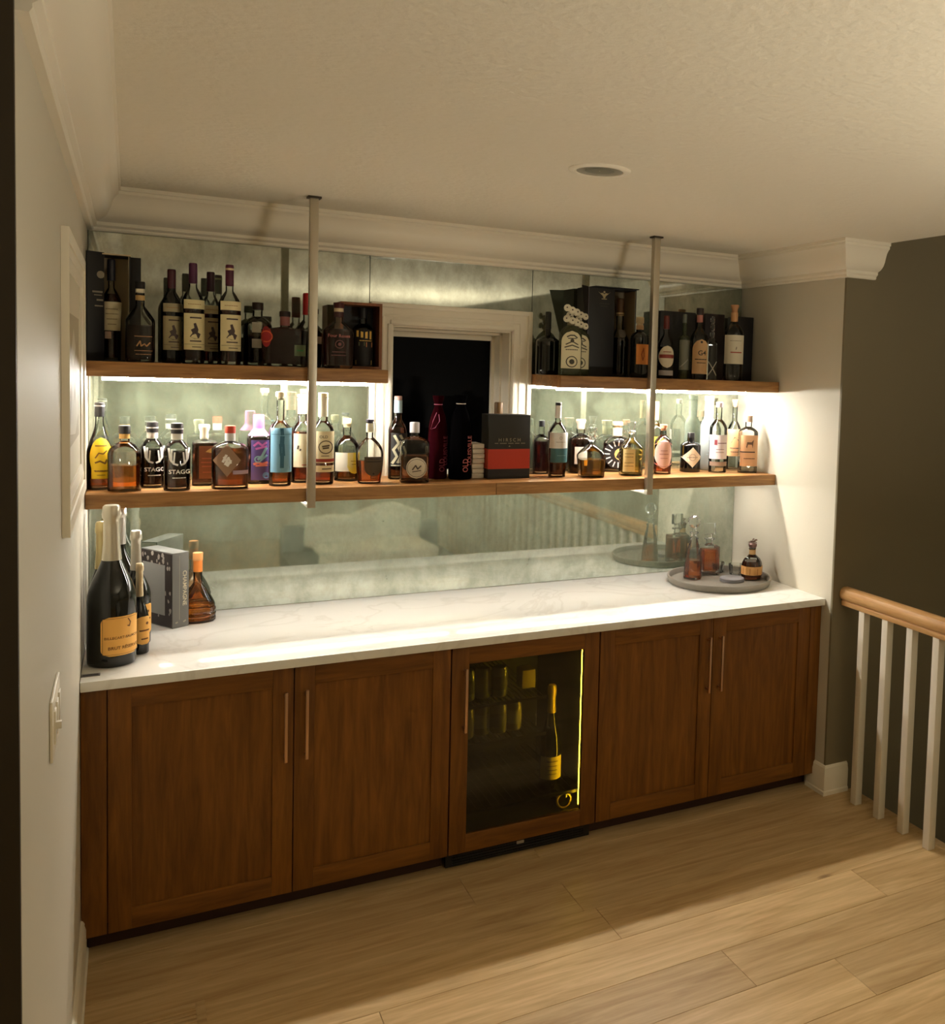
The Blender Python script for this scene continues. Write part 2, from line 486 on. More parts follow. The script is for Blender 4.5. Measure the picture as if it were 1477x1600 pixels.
# ---------------------------------------------------------------- floor of oak planks running along x
fl = multi('floor', [(-2.74, XR - .02, -6.8, .007, -.22, -.014), (XR - .02, 4.64, -6.94, YE + .15, -2.9, -2.8)], principled('subfloor', (60, 44, 28), .9))
fl['label'] = 'wide light oak plank floor'
rp = random.Random(5)
PW = .21; y = -.38; row = 0
while y > -6.8:
    y1 = max(y - PW, -6.8)
    x = -2.74 + (-rp.uniform(0.2, 1.8)); 
    while x < XR - .03:
        L = rp.uniform(1.7, 2.3); xa, xb = max(x, -2.74), min(x + L, XR - .03)
        if xb - xa > .05:
            bm = bmesh.new(); add_box(bm, -(xb - xa) / 2 + .0006, (xb - xa) / 2 - .0006, -(y - y1) / 2 + .0006, (y - y1) / 2 - .0006, -.014, 0, 0)
            bmesh.ops.bevel(bm, geom=[e for e in bm.edges if all(v.co.z > -.001 for v in e.verts)], offset=.0009, segments=1, affect='EDGES')
            pl = bm_obj('plank', bm, floor_m, fl); pl.location = ((xa + xb) / 2, (y + y1) / 2, 0)
        x += L
    y = y1; row += 1
box('nosing', XR - .03, XR + .012, -6.8, YE, -.03, .0, floor_m, fl, .006)
box('fascia', XR - .02, XR - .005, -6.8, YE, -.26, -.03, trim_m, fl)

# ---------------------------------------------------------------- mouldings
def sweep(name, prof, path, mat, closed=False):
    """prof: (out, z); path: xy points with the room on the left-hand normal; mitred corners"""
    P = [Vector((p[0], p[1])) for p in path]; V = []; F = []; n = len(P)
    for i, p in enumerate(P):
        d0 = (P[i] - P[i - 1]).normalized() if i else None
        d1 = (P[i + 1] - P[i]).normalized() if i < n - 1 else None
        n0 = Vector((d0.y, -d0.x)) if d0 else None; n1 = Vector((d1.y, -d1.x)) if d1 else None
        if n0 and n1: m = (n0 + n1) / (1 + n0.dot(n1))
        else: m = n0 or n1
        for o, z in prof: V.append((p.x + m.x * o, p.y + m.y * o, z))
    k = len(prof)
    for i in range(n - 1):
        for j in range(k):
            j2 = (j + 1) % k
            F.append((i * k + j, (i + 1) * k + j, (i + 1) * k + j2, i * k + j2))
    F.append(tuple(range(k))); F.append(tuple((n - 1) * k + j for j in reversed(range(k))))
    return mesh_obj(name, V, F, mat, smooth=True, angle=24)
crown_prof = [(0, .1585), (.016, .1585), (.020, .152), (.020, .146), (.030, .138), (.030, .126), (.034, .124), (.050, .116), (.064, .102), (.073, .084), (.078, .066), (.084, .048), (.093, .034), (.101, .027), (.101, .016), (.108, .014), (.108, 0), (0, 0)]
crown_prof = [(o, HC - dz) for o, dz in crown_prof]
struct(sweep('trim_1', crown_prof, [(0, -2.61), (0, 0), (WX, 0), (WX, YE), (XR, YE)], trim_m), 'cream crown moulding where walls meet the ceiling')
base_prof = [(0, 0), (.020, 0), (.020, .018), (.015, .022), (.015, .105), (.011, .118), (.011, .126), (.006, .135), (0, .137)]
struct(sweep('baseboard_left', base_prof, [(0, -2.61), (0, -.722)], trim_m))
struct(sweep('baseboard_right', base_prof, [(WX, -.722), (WX, YE), (XR - .03, YE)], trim_m))

# ---------------------------------------------------------------- antique mirror backsplash
mm = principled('antique_mirror', (150, 155, 140), .1)
N, L = nodes(mm)
N.remove(N['Principled BSDF'])
tc = N.new('ShaderNodeTexCoord')
cl = N.new('ShaderNodeTexNoise'); cl.inputs['Scale'].default_value = 5.0; cl.inputs['Detail'].default_value = 9; cl.inputs['Roughness'].default_value = .72; cl.inputs['Distortion'].default_value = .15
mpg = N.new('ShaderNodeMapping'); mpg.inputs['Scale'].default_value = (1.5, 1, 1.0); L.new(tc.outputs['Object'], mpg.inputs[0]); L.new(mpg.outputs[0], cl.inputs['Vector'])
rmp = N.new('ShaderNodeValToRGB'); rmp.color_ramp.elements[0].position = .36; rmp.color_ramp.elements[0].color = (.22, .22, .22, 1); rmp.color_ramp.elements[1].position = .68; rmp.color_ramp.elements[1].color = (.62, .62, .62, 1)
L.new(cl.outputs['Fac'], rmp.inputs['Fac'])
gl = N.new('ShaderNodeBsdfGlossy'); gl.inputs['Color'].default_value = (.66, .70, .64, 1); gl.inputs['Roughness'].default_value = .035
df = N.new('ShaderNodeBsdfDiffuse'); df.inputs['Color'].default_value = (*lin((108, 116, 96)), 1)
mx = N.new('ShaderNodeMixShader'); L.new(rmp.outputs[0], mx.inputs[0]); L.new(gl.outputs[0], mx.inputs[1]); L.new(df.outputs[0], mx.inputs[2])
L.new(mx.outputs[0], N['Material Output'].inputs[0])
mir = thing('antique_mirror', 'smoky antique mirror panels covering the wall behind the shelves', 'mirror', (0, 0, .9))
ZM0, ZM1 = ZC + .001, HC - .10
for x0, x1, z0, z1 in [(.003, 1.026, 1.403, ZM1), (1.029, 1.765, WZT + .06, ZM1), (.003, WX - .003, ZM0, 1.400), (1.768, WX - .003, 1.403, ZM1)]:
    box('mirror_panel', x0, x1, 0, .006, z0 - .9, z1 - .9, mm, mir)
for x in (1.0275, 1.7665):
    box('mirror_joint', x - .0015, x + .0015, .002, .006, 1.403 - .9, ZM1 - .9, black_m, mir)

# ---------------------------------------------------------------- window with casing, stepped jamb and black glass
win = bpy.data.objects.new('window_1', None); COL.objects.link(win); struct(win, 'small window with cream moulded casing and black night glass')
cw = .094
def casing(name, boxes):
    bm = bmesh.new()
    for b in boxes: add_box(bm, *b, .0025)
    return bm_obj(name, bm, trim_m, win, 40)
YC = .0
ZT = WZT
casing('casing_side', [(WL0 - cw, WL0, -.016, .004, WZB, ZT + cw), (WL0 - cw, WL0 - cw + .020, -.026, -.014, WZB, ZT + cw), (WL0 - .022, WL0 - .004, -.022, -.014, WZB, ZT + .004), (WL0 - .045, WL0 - .034, -.020, -.014, WZB, ZT + .034)])
casing('casing_side', [(WL1, WL1 + cw, -.016, .004, WZB, ZT + cw), (WL1 + cw - .020, WL1 + cw, -.026, -.014, WZB, ZT + cw), (WL1 + .004, WL1 + .022, -.022, -.014, WZB, ZT + .004), (WL1 + .034, WL1 + .045, -.020, -.014, WZB, ZT + .034)])
casing('casing_head', [(WL0 - .001, WL1 + .001, -.0155, .004, ZT, ZT + cw - .0005), (WL0 - cw + .018, WL1 + cw - .018, -.0255, -.014, ZT + cw - .020, ZT + cw - .0005), (WL0 - .01, WL1 + .01, -.0215, -.014, ZT + .004, ZT + .022), (WL0 - .036, WL1 + .036, -.0195, -.014, ZT + .034, ZT + .045)])
casing('jamb', [(WL0 - .001, WL0 + .008, .004, .24, WZB, ZT), (WL1 - .008, WL1 + .001, .004, .24, WZB, ZT), (WL0, WL1, .004, .24, ZT - .008, ZT + .001), (WL0, WL1, .004, .24, WZB, WZB + .02)])
casing('stop', [(WL0 + .008, WL0 + .020, .10, .235, WZB, ZT - .008), (WL1 - .020, WL1 - .008, .10, .235, WZB, ZT - .008), (WL0 + .008, WL1 - .008, .10, .235, ZT - .020, ZT - .008)])
casing('sash', [(WL0 + .020, WL0 + .036, .17, .215, WZB + .02, ZT - .020), (WL1 - .036, WL1 - .020, .17, .215, WZB + .02, ZT - .020), (WL0 + .036, WL1 - .036, .17, .215, ZT - .044, ZT - .020), (WL0 + .036, WL1 - .036, .17, .215, WZB + .02, WZB + .05)])
box('pane', WL0 + .034, WL1 - .034, .190, .196, WZB + .045, ZT - .042, principled('night_glass', (2, 2, 3), .25, spec=.05), win)

# ---------------------------------------------------------------- floating shelves with light strips, hanging posts
led_m = emission('led_strip_light', (1.0, .955, .87), LED_STRENGTH)
led_low_m = emission('led_strip_light_dimmed', (1.0, .955, .87), LED_LOWER)
def shelf(label, x0, x1, ztop, led, parts=((0, 1),)):
    t = thing('floating_shelf', label, 'shelf', (x0, 0, ztop), 0, 'floating shelves')
    bm = bmesh.new(); add_box(bm, 0, x1 - x0, SD, -.002, -TL, 0, .0025)
    bm_obj('board', bm, shelf_m, t, 40)
    if led:
        bm = bmesh.new(); add_box(bm, led[0] - x0, led[1] - x0, -.214, -.186, -TL - .004, -TL + .0005); 
        bm_obj('light_channel', bm, principled('aluminium_channel', (210, 210, 205), .4, .8), t)
        bm = bmesh.new(); add_box(bm, led[0] - x0, led[1] - x0, -.212, -.188, -TL - .016, -TL - .0045)
        bm_obj('light_strip', bm, led_m if ztop > 1.7 else led_low_m, t)
    return t
shelf('upper oak shelf left of the window carrying purple capped bottles', .002, 1.0268, ZU, (.05, .985))
shelf('upper oak shelf right of the window below the black eagle box', 1.768, WX - .002, ZU, (1.82, 2.845))
XJ = 1.485
shelf('long lower oak shelf left of the seam beneath the window', .002, XJ - .001, ZL, (.05, XJ - .03))
shelf('long lower oak shelf right of the seam beneath the window', XJ + .001, WX - .002, ZL, (XJ + .03, 2.845))
def post(label, x):
    t = thing('hanging_post', label, 'post', (x, SD - .018, 0), 0, 'hanging shelf posts')
    zb = ZL - TL - .020
    box('bar', -.015, .015, -.014, .0165, zb, HC - .004, nickel_m, t, .0015)
    box('ceiling_plate', -.024, .024, -.022, .022, HC - .008, HC - .0005, principled('dark_flange', (70, 60, 46), .5, .6), t, .001)
    for z in (ZL - TL, ZU - TL):
        box('foot', -.015, .015, .0165, .15, z - .020, z - .0005, nickel_m, t, .0012)
    return t
post('brushed metal post hanging from ceiling in front of the left shelves', .738)
post('brushed metal post hanging from ceiling in front of the right shelves', 2.21)

# ---------------------------------------------------------------- counter
qm = principled('white_quartz', (236, 236, 230), .10, spec=.5)
N, L = nodes(qm); b = N['Principled BSDF']
tc = N.new('ShaderNodeTexCoord'); n1 = N.new('ShaderNodeTexNoise'); n1.inputs['Scale'].default_value = 2.0; n1.inputs['Detail'].default_value = 9; n1.inputs['Distortion'].default_value = 1.6
L.new(tc.outputs['Object'], n1.inputs['Vector'])
r1 = N.new('ShaderNodeValToRGB'); e = r1.color_ramp.elements
e[0].position = .47; e[0].color = (*lin((236, 235, 228)), 1); e[1].position = .53; e[1].color = (*lin((236, 235, 228)), 1)
k = e.new(.50); k.color = (*lin((226, 224, 216)), 1)
L.new(n1.outputs['Fac'], r1.inputs[0]); L.new(r1.outputs[0], b.inputs['Base Color'])
tag(box('countertop', .001, WX - .001, YF, -.001, ZC - .032, ZC, qm, None, .003), 'long white quartz countertop above the brown cabinets', 'countertop')

# ---------------------------------------------------------------- cabinets
YD = -.7684                 # face of doors
ZB, ZTOP = .0742, ZC - .034
def door(parent, x0, x1, z0, z1, handle_x=None, hz=(.555, .80), glass_pane=False, stile=.066):
    g = .0018
    d = bpy.data.objects.new('door', None); COL.objects.link(d); d.parent = parent; d.location = (0, YD, 0)
    x0 += g; x1 -= g
    sw = stile
    def bar(nm, *b): return box(nm, *b, cab_h if nm == 'rail' else cab_m, d, .0012)
    bar('stile', x0, x0 + sw, 0, .02, z0, z1); bar('stile', x1 - sw, x1, 0, .02, z0, z1)
    bar('rail', x0 + sw, x1 - sw, 0, .02, z1 - .07, z1); bar('rail', x0 + sw, x1 - sw, 0, .02, z0, z0 + .07)
    if not glass_pane:
        box('door_panel', x0 + sw - .002, x1 - sw + .002, .008, .017, z0 + .068, z1 - .068, cab_m, d)
    if handle_x:
        bm = bmesh.new()
        add_box(bm, handle_x - .005, handle_x + .005, -.034, -.024, hz[0], hz[1], .002)
        for zz in (hz[0] + .015, hz[1] - .015): add_box(bm, handle_x - .004, handle_x + .004, -.026, .001, zz - .004, zz + .004)
        bm_obj('handle', bm, brass_m, d, 40)
    return d
def cabinet(label, x0, x1, xm, filler, h):
    t = thing('base_cabinet', label, 'cabinet', (0, 0, 0), 0, 'base cabinets')
    a, b = (filler[1], x1) if filler[0] <= x0 + 1e-6 else (x0, filler[0])
    bm = bmesh.new(); add_box(bm, x0 + .001, x1 - .001, YD + .022, -.004, .10, ZTOP + .001)
    bm_obj('body', bm, cab_m, t)
    box('filler_panel', filler[0] + .001, filler[1] - .0015, YD, YD + .021, ZB, ZTOP, cab_m, t, .001)
    box('toe_kick', x0 + .001, x1 - .001, YD + .075, YD + .09, .002, .10, principled('kick_stain', (54, 28, 12), .5), t)
    door(t, a, xm, ZB, ZTOP, h[0]); door(t, xm, b, ZB, ZTOP, h[1])
    return t
cabinet('stained oak two door base cabinet at the left, below the champagne bottles', .001, 1.1818, .6292, (.001, .0732), (.600, .668))
cabinet('stained oak two door base cabinet at the right, below the round tray', 1.7998, WX - .001, 2.3457, (2.8794, WX - .001), (2.316, 2.378))

# ---------------------------------------------------------------- beverage fridge
fx0, fx1 = 1.1838, 1.7978
fr = thing('beverage_fridge', 'built in beverage fridge with oak framed glass door and yellow light', 'fridge')
bm = bmesh.new(); yb = -.16
add_box(bm, fx0, fx0 + .03, YD + .024, yb, .10, ZTOP); add_box(bm, fx1 - .03, fx1, YD + .024, yb, .10, ZTOP)
add_box(bm, fx0 + .03, fx1 - .03, yb - .02, yb, .10, ZTOP); add_box(bm, fx0 + .03, fx1 - .03, YD + .024, yb - .02, ZTOP - .03, ZTOP); add_box(bm, fx0 + .03, fx1 - .03, YD + .024, yb - .02, .10, .125)
bm_obj('body', bm, principled('fridge_liner', (34, 33, 26), .45), fr)
dr = door(fr, fx0, fx1, ZB, ZTOP, 1.233, glass_pane=True)
dr_glass = thin_glass('fridge_glass', (.42, .40, .30), rough=.03)
box('pane', fx0 + .066, fx1 - .066, .007, .013, ZB + .068, ZTOP - .068, dr_glass, dr)
YG = YD
for z in (.205, .47, .62):
    bm = bmesh.new()
    xe = fx1 - .032 if z < .3 else 1.592          # the two upper racks stop short beside the tall bottle
    add_box(bm, fx0 + .032, xe, YD + .05, YD + .058, z - .008, z + .004)
    for i in range(18): 
        xx = fx0 + .04 + i * (xe - fx0 - .05) / 17; add_box(bm, xx - .002, xx + .002, YD + .058, yb - .022, z - .003, z)
    bm_obj('rack', bm, principled('rack_wire', (70, 68, 58), .35, .8), fr)
box('light_strip', fx1 - .0665 + .0, fx1 - .060, YD + .026, YD + .030, .155, .80, emission('fridge_light', (1., .74, .04), 55.), fr)
box('toe_grille', fx0 + .004, fx1 - .004, YD + .045, YD + .06, .004, .072, black_m, fr)
bm = bmesh.new()
for i in range(5): add_box(bm, fx0 + .03, fx1 - .03, YD + .041, YD + .046, .012 + i * .011, .017 + i * .011)
bm_obj('grille_slats', bm, principled('grille_black', (14, 14, 14), .4), fr)
box('badge', 1.475, 1.505, YD + .0395, YD + .042, .038, .05, principled('badge_silver', (200, 196, 186), .3, .7), fr)
# ------------------------------------------------------------------ boxes, bags
def local_root(name, label, cat, x0, x1, y, z, group=None):
    return thing(name, label, cat, ((x0 + x1) / 2, y, z), 0, group)

def bag(label, x0, x1, y, depth, z, h, col, ink, cord):
    r = (x1 - x0) / 2 * .96
    t = local_root('bottle_bag', label, 'bag', x0, x1, y, z, 'velvet bottle bags')
    prof = [(0, .92), (.02, 1.0), (.25, 1.0), (.5, .97), (.66, .88), (.76, .70), (.84, .46), (.88, .36), (.90, .34), (.925, .44), (.96, .52), (1., .56)]
    V = []; F = []; seg = 36
    rr = random.Random(int(x0 * 1000))
    ph = [rr.uniform(0, 6.28) for _ in range(3)]
    for zf, k in prof:
        for s in range(seg):
            a = 2 * math.pi * s / seg
            fold = 1 + (.02 + .10 * max(0, zf - .6)) * math.sin(7 * a + ph[0]) + .02 * math.sin(3 * a + ph[1] + zf * 4)
            V.append((r * k * fold * math.cos(a) * .98, r * .9 * k * fold * math.sin(a), zf * h))
    n = len(prof)
    for i in range(n - 1):
        for s in range(seg):
            s2 = (s + 1) % seg; F.append((i * seg + s, i * seg + s2, (i + 1) * seg + s2, (i + 1) * seg + s))
    F.append(tuple(reversed(range(seg)))); F.append(tuple((n - 1) * seg + s for s in range(seg)))
    vm = principled('velvet_%d_%d_%d' % col, col, .95, spec=.02)
    vm.node_tree.nodes['Principled BSDF'].inputs['Sheen Weight'].default_value = .06
    vm.node_tree.nodes['Principled BSDF'].inputs['Sheen Tint'].default_value = (*lin(col), 1)
    mesh_obj('cloth', V, F, vm, t, smooth=True, angle=70)
    cm = paper(cord)
    tube('drawstring', [(r * .40 * math.cos(a * .5236), r * .36 * math.sin(a * .5236), .895 * h) for a in range(12)], .0022, cm, t, 6, True)
    if col[0] > 40:
        tube('cord_loop', [(-r * .3, -r * .52, .80 * h), (-r * .75, -r * .85, .70 * h), (-r * .92, -r * .62, .60 * h), (-r * .55, -r * .93, .62 * h), (-r * .12, -r * .96, .70 * h), (-r * .15, -r * .78, .78 * h)], .0012, cm, t, 6)
    # lettering reading upward
    for s, dx, z0, sz in (('OLD', .22 if col[0] < 40 else .25, .17, .095), ('LOUISVILLE', .62 if col[0] < 40 else .62, .27, .085)):
        vs, fs, wd = text_mesh(s); k = sz * h
        V = []
        for px, py in vs:
            x = dx * r - py * k; zz = z0 * h + px * k * .82 + (wd * k * .41 if s != 'OLD' else 0) - (.10 * h if s != 'OLD' else 0)
            q = min(abs(x) / (r * .99), .99); V.append((x, -r * .925 * math.sqrt(1 - q * q) - .0022, zz))
        mesh_obj('lettering', V, fs, paper(ink), t)
    return t

def napkins(label, x0, x1, y, depth, z, h):
    t = local_root('napkin_stack', label, 'napkins', x0, x1, y, z)
    w = (x1 - x0) / 2; n = 7; rr = random.Random(4); zz = 0.
    for i in range(n):
        hh = h / n if i < n - 1 else h - zz
        dx, dy = rr.uniform(-.002, .002), rr.uniform(-.002, .002)
        bm = bmesh.new(); add_box(bm, -w + dx, w + dx, dy, depth + dy, zz, zz + hh - .0012, min(.004, hh * .3)); zz += hh
        bm_obj('napkin', bm, paper((232, 222, 204)), t, 50)
    return t

def hirsch(label, x0, x1, y, depth, z, h):
    t = local_root('carton', label, 'box', x0, x1, y, z); w = (x1 - x0) / 2
    box('carton_body', -w, w, 0, depth, 0, h, principled('carton_charcoal', (34, 32, 26), .6), t, .0012)
    box('red_band', -w - .0006, w + .0006, -.0006, depth + .0006, .155 * h, .465 * h, paper((196, 52, 16), .5), t)
    box('base_band', -w - .0006, w + .0006, -.0006, depth + .0006, .001, .153 * h, paper((16, 10, 10), .5), t)
    flat_print('lettering', [('t', 'H I R S C H', 0, .605, .075), ('w', -.7, .75, .555, .02), ('p', [(-.05, .50), (.05, .50), (0, .525)])], w, h, (0, 0, 0), (1, 0, 0), (0, 0, 1), paper((150, 142, 118)), t, .0012)
    return t

def carton(label, x0, x1, y, depth, z, h, col=(9, 8, 9)):
    t = local_root('carton', label, 'box', x0, x1, y, z); w = (x1 - x0) / 2
    m = principled('carton_%d_%d_%d' % col, col, .5)
    box('carton_body', -w, w, 0, depth, 0, h - .0012, m, t, .0012)
    box('lid_flap', -w + .002, w - .002, .001, depth - .001, h - .0014, h, m, t)
    return t

def open_box(t, w, depth, h, outer, inner, th=.005, top_edge=None):
    box('side_panel', -w, -w + th, 0, depth, 0, h, outer, t); box('side_panel', w - th, w, 0, depth, 0, h, outer, t)
    box('back_panel', -w + th, w - th, depth - th, depth, 0, h, outer, t)
    box('base_panel', -w + th, w - th, 0, depth - th, 0, th, outer, t); box('top_panel', -w + th, w - th, 0, depth - th, h - th, h, outer, t)
    if inner:
        box('lining', w - th - .002, w - th, .001, depth - th, th, h - th, inner, t)
        box('lining', -w + th + .002, w - th - .002, depth - th - .002, depth - th, th, h - th, inner, t)

def giftbox(label, x0, x1, y, depth, z, h, door=None):
    t = local_root('presentation_box', label, 'box', x0, x1, y, z); w = (x1 - x0) / 2
    o = principled('carton_9_8_9', (9, 8, 9), .5); inn = paper((196, 178, 140))
    open_box(t, w, depth, h, o, inn)
    box('top_edge', -w, w, -.001, .002, h - .004, h + .001, inn, t)
    dl = bpy.data.objects.new('box_door', None); COL.objects.link(dl); dl.parent = t; dl.location = (-w, 0, 0); dl.rotation_euler = (0, 0, math.radians(28))
    dw = w * 1.06
    bd = box('door_board', -dw * .62, dw * .42, -.010, -.004, 0, h * 1.01, o, dl, .001)
    m = paper((150, 140, 120))
    flat_print('door_print', [('w', -.5, .9, .64, .03), ('w', -.3, .8, .61, .015), ('w', .1, .9, .565, .03), ('w', -.2, .9, .51, .02), ('d', .62, .80, .035)], dw * .42, h, (-.004, -.010, 0), (1, 0, 0), (0, 0, 1), m, dl)
    d2 = box('door_board', w, w + dw * .58, .012, .018, 0, h * .985, o, t, .001)
    return t

def eaglebox(label, x0, x1, y, depth, z, h):
    t = local_root('presentation_box', label, 'box', x0, x1, y, z); w = (x1 - x0) / 2
    o = principled('carton_9_8_9', (9, 8, 9), .5); inn = paper((150, 134, 104))
    open_box(t, w, depth, h, o, inn)
    xf = .08 * w
    box('front_panel', -w, xf, -.006, 0, 0, h, o, t, .001)
    box('top_flap', -w * .75, w * 1.02, -.02, depth * .6, h + .0005, h + .005, o, t)
    flat_print('eagle_emblem', [('p', [(-.62, .955), (-.52, .935), (-.42, .94), (-.36, .925), (-.30, .94), (-.20, .935), (-.10, .955), (-.22, .925), (-.30, .905), (-.33, .88), (-.39, .88), (-.42, .905), (-.50, .925)]), ('l', [(-.46, .872), (-.26, .872)], .008), ('d', -.36, .95, .012)], w, h, (0, -.0066, 0), (1, 0, 0), (0, 0, 1), paper((176, 160, 122)), t)
    flat_print('small_print', [('w', -.55, -.15, .82, .012), ('w', -.5, -.2, .79, .01)], w, h, (0, -.0066, 0), (1, 0, 0), (0, 0, 1), paper((60, 54, 44)), t)
    V = [(-w, -.004, .35 * h), (-w - .055, -.05, h * 1.0), (-w, -.004, h), (-w, -.009, .35 * h), (-w - .055, -.055, h * 1.0), (-w, -.009, h)]
    mesh_obj('side_flap', V, [(0, 1, 2), (5, 4, 3), (0, 3, 4, 1), (1, 4, 5, 2), (2, 5, 3, 0)], o, t)
    tube('flap_edge', [(-w + .001, -.0095, .36 * h), (-w + .001, -.0095, h)], .0012, paper((120, 110, 120)), t, 6)
    return t

def crate(label, x0, x1, y, depth, z, h):
    t = local_root('wooden_crate', label, 'crate', x0, x1, y, z); w = (x1 - x0) / 2
    wm = wood('crate_wood', (106, 62, 34), (150, 94, 54), 'Z', 1.2)
    open_box(t, w, depth, h, wm, None, .011)
    box('dark_backing', -w + .012, w - .012, depth - .013, depth - .0115, .012, h - .012, principled('carton_9_8_9', (9, 8, 9), .5), t)
    return t


# ------------------------------------------------------------------ the bottles and boxes standing on shelves and counter
bottle('tall amber bottle with sloping shoulders and yellow oval label, leftmost on lower shelf', (0.0418, -0.2044, ZL), 0.3132, 0.0405, group='bottles on the lower shelf', zs=0.4, zn=0.78, rn=0.34, p='S', liq=((112, 44, 14), 0.52), cap=('cyl', (40, 38, 40), 0.15, 0.4), band=[((215, 220, 225), 0.955, 0.972)], labels=[{'shape': 'oval', 'x': 0.12, 'z': (0.14, 0.6), 'w': 0.84, 'col': (246, 205, 30), 'ink': [((120, 80, 10), [('w', -0.5, 0.5, 0.8, 0.05), ('l', [(-0.5, 0.5), (-0.2, 0.62), (0.2, 0.6), (0.5, 0.68)], 0.03), ('l', [(-0.5, 0.38), (-0.1, 0.42), (0.35, 0.36), (0.5, 0.45)], 0.04), ('w', -0.6, 0.6, 0.18, 0.04)])]}, {'shape': 'rect', 'x': 0.12, 'z': (0.13, 0.3), 'w': 0.72, 'col': (246, 205, 30), 'ink': [((130, 90, 10), [('w', -0.6, 0.6, 0.5, 0.12), ('w', -0.4, 0.4, 0.25, 0.08)])]}])
bottle('squat clear bottle half full of amber whiskey with black cap, next to yellow labelled bottle', (0.1200, -0.2793, ZL), 0.2357, 0.0536, group='bottles on the lower shelf', zs=0.55, zn=0.76, rn=0.3, p=2.2, liq=((208, 102, 26), 0.4), cap=('cyl', (22, 20, 20), 0.11, 0.36), band=[((206, 160, 84), 0.8, 0.89)], ink=[((225, 150, 60), 0.3, [('w', -0.3, 0.3, 0.44, 0.02)])])
bottle('small dark bottle with white antlers and STAGG lettering, the one farther left', (0.2091, -0.1931, ZL), 0.2432, 0.0427, group='bottles on the lower shelf', zs=0.55, zn=0.75, rn=0.42, p=2.0, liq=((30, 14, 10), 0.6), cap=('cyl', (36, 34, 36), 0.14, 0.46), band=[((225, 222, 214), 0.755, 0.845), ((215, 215, 215), 0.905, 0.925)], labels=[{'shape': 'none', 'x': 0.12, 'z': (0.16, 0.64), 'w': 0.86, 'ink': [((238, 238, 232), [('t', 'STAGG', 0.05, 0.26, 0.3), ('l', [(-0.1, 0.48), (-0.42, 0.52), (-0.7, 0.66), (-0.82, 0.98)], 0.055), ('l', [(-0.6, 0.58), (-0.58, 0.95)], 0.045), ('l', [(-0.42, 0.53), (-0.34, 0.86)], 0.045), ('l', [(0.2, 0.48), (0.45, 0.52), (0.7, 0.66), (0.84, 0.98)], 0.055), ('l', [(0.64, 0.6), (0.6, 0.95)], 0.045), ('l', [(0.46, 0.53), (0.36, 0.86)], 0.045), ('w', -0.5, 0.6, 0.08, 0.05)])]}])
bottle('small dark bottle with white antlers and STAGG lettering, the one farther right', (0.2860, -0.3000, ZL), 0.2461, 0.0446, group='bottles on the lower shelf', zs=0.55, zn=0.75, rn=0.42, p=2.0, liq=((30, 14, 10), 0.6), cap=('cyl', (36, 34, 36), 0.14, 0.46), band=[((225, 222, 214), 0.755, 0.845), ((215, 215, 215), 0.905, 0.925)], labels=[{'shape': 'none', 'x': 0.12, 'z': (0.16, 0.64), 'w': 0.86, 'ink': [((238, 238, 232), [('t', 'STAGG', 0.05, 0.26, 0.3), ('l', [(-0.1, 0.48), (-0.42, 0.52), (-0.7, 0.66), (-0.82, 0.98)], 0.055), ('l', [(-0.6, 0.58), (-0.58, 0.95)], 0.045), ('l', [(-0.42, 0.53), (-0.34, 0.86)], 0.045), ('l', [(0.2, 0.48), (0.45, 0.52), (0.7, 0.66), (0.84, 0.98)], 0.055), ('l', [(0.64, 0.6), (0.6, 0.95)], 0.045), ('l', [(0.46, 0.53), (0.36, 0.86)], 0.045), ('w', -0.5, 0.6, 0.08, 0.05)])]}])
bottle('square dark whiskey bottle with brown label and pale wooden stopper on lower shelf', (0.3838, -0.1626, ZL), 0.2316, 0.0429, group='bottles on the lower shelf', zs=0.7, zn=0.76, rn=0.42, p=2.5, sq=5, liq=((60, 20, 8), 0.7), cap=('flare', (238, 232, 205), 0.22, 0.46), labels=[{'shape': 'rect', 'x': 0.2, 'z': (0.12, 0.66), 'w': 0.62, 'col': (140, 88, 58), 'ink': [((190, 110, 80), [('w', -0.6, 0.6, 0.62, 0.06), ('w', -0.7, 0.7, 0.5, 0.06), ('w', -0.6, 0.6, 0.38, 0.06), ('w', -0.5, 0.5, 0.2, 0.05)]), ((230, 200, 130), [('p', [(-0.2, 0.82), (0.6, 0.78), (0.5, 0.94), (0.1, 0.88)])])]}])
bottle('rounded whiskey bottle with tilted diamond label and red cap on lower shelf', (0.4627, -0.2991, ZL), 0.2365, 0.0630, group='bottles on the lower shelf', zs=0.6, zn=0.76, rn=0.27, p=2.4, asp=0.62, liq=((112, 44, 14), 0.66), cap=('cyl', (206, 70, 42), 0.1, 0.29), band=[((226, 226, 226), 0.76, 0.89)], labels=[{'shape': 'diamond', 'x': -0.18, 'z': (0.2, 0.72), 'w': 0.74, 'col': (150, 118, 92), 'ink': [((240, 236, 228), [('l', [(-0.28, 0.46), (-0.05, 0.66)], 0.07), ('l', [(-0.12, 0.38), (0.1, 0.58)], 0.07), ('l', [(-0.22, 0.6), (0.05, 0.44)], 0.06), ('l', [(0.02, 0.34), (0.26, 0.5)], 0.07), ('l', [(0.1, 0.6), (0.28, 0.42)], 0.05)])]}, {'shape': 'rect', 'x': 0.55, 'z': (0.24, 0.3), 'w': 0.42, 'col': (170, 150, 165)}])
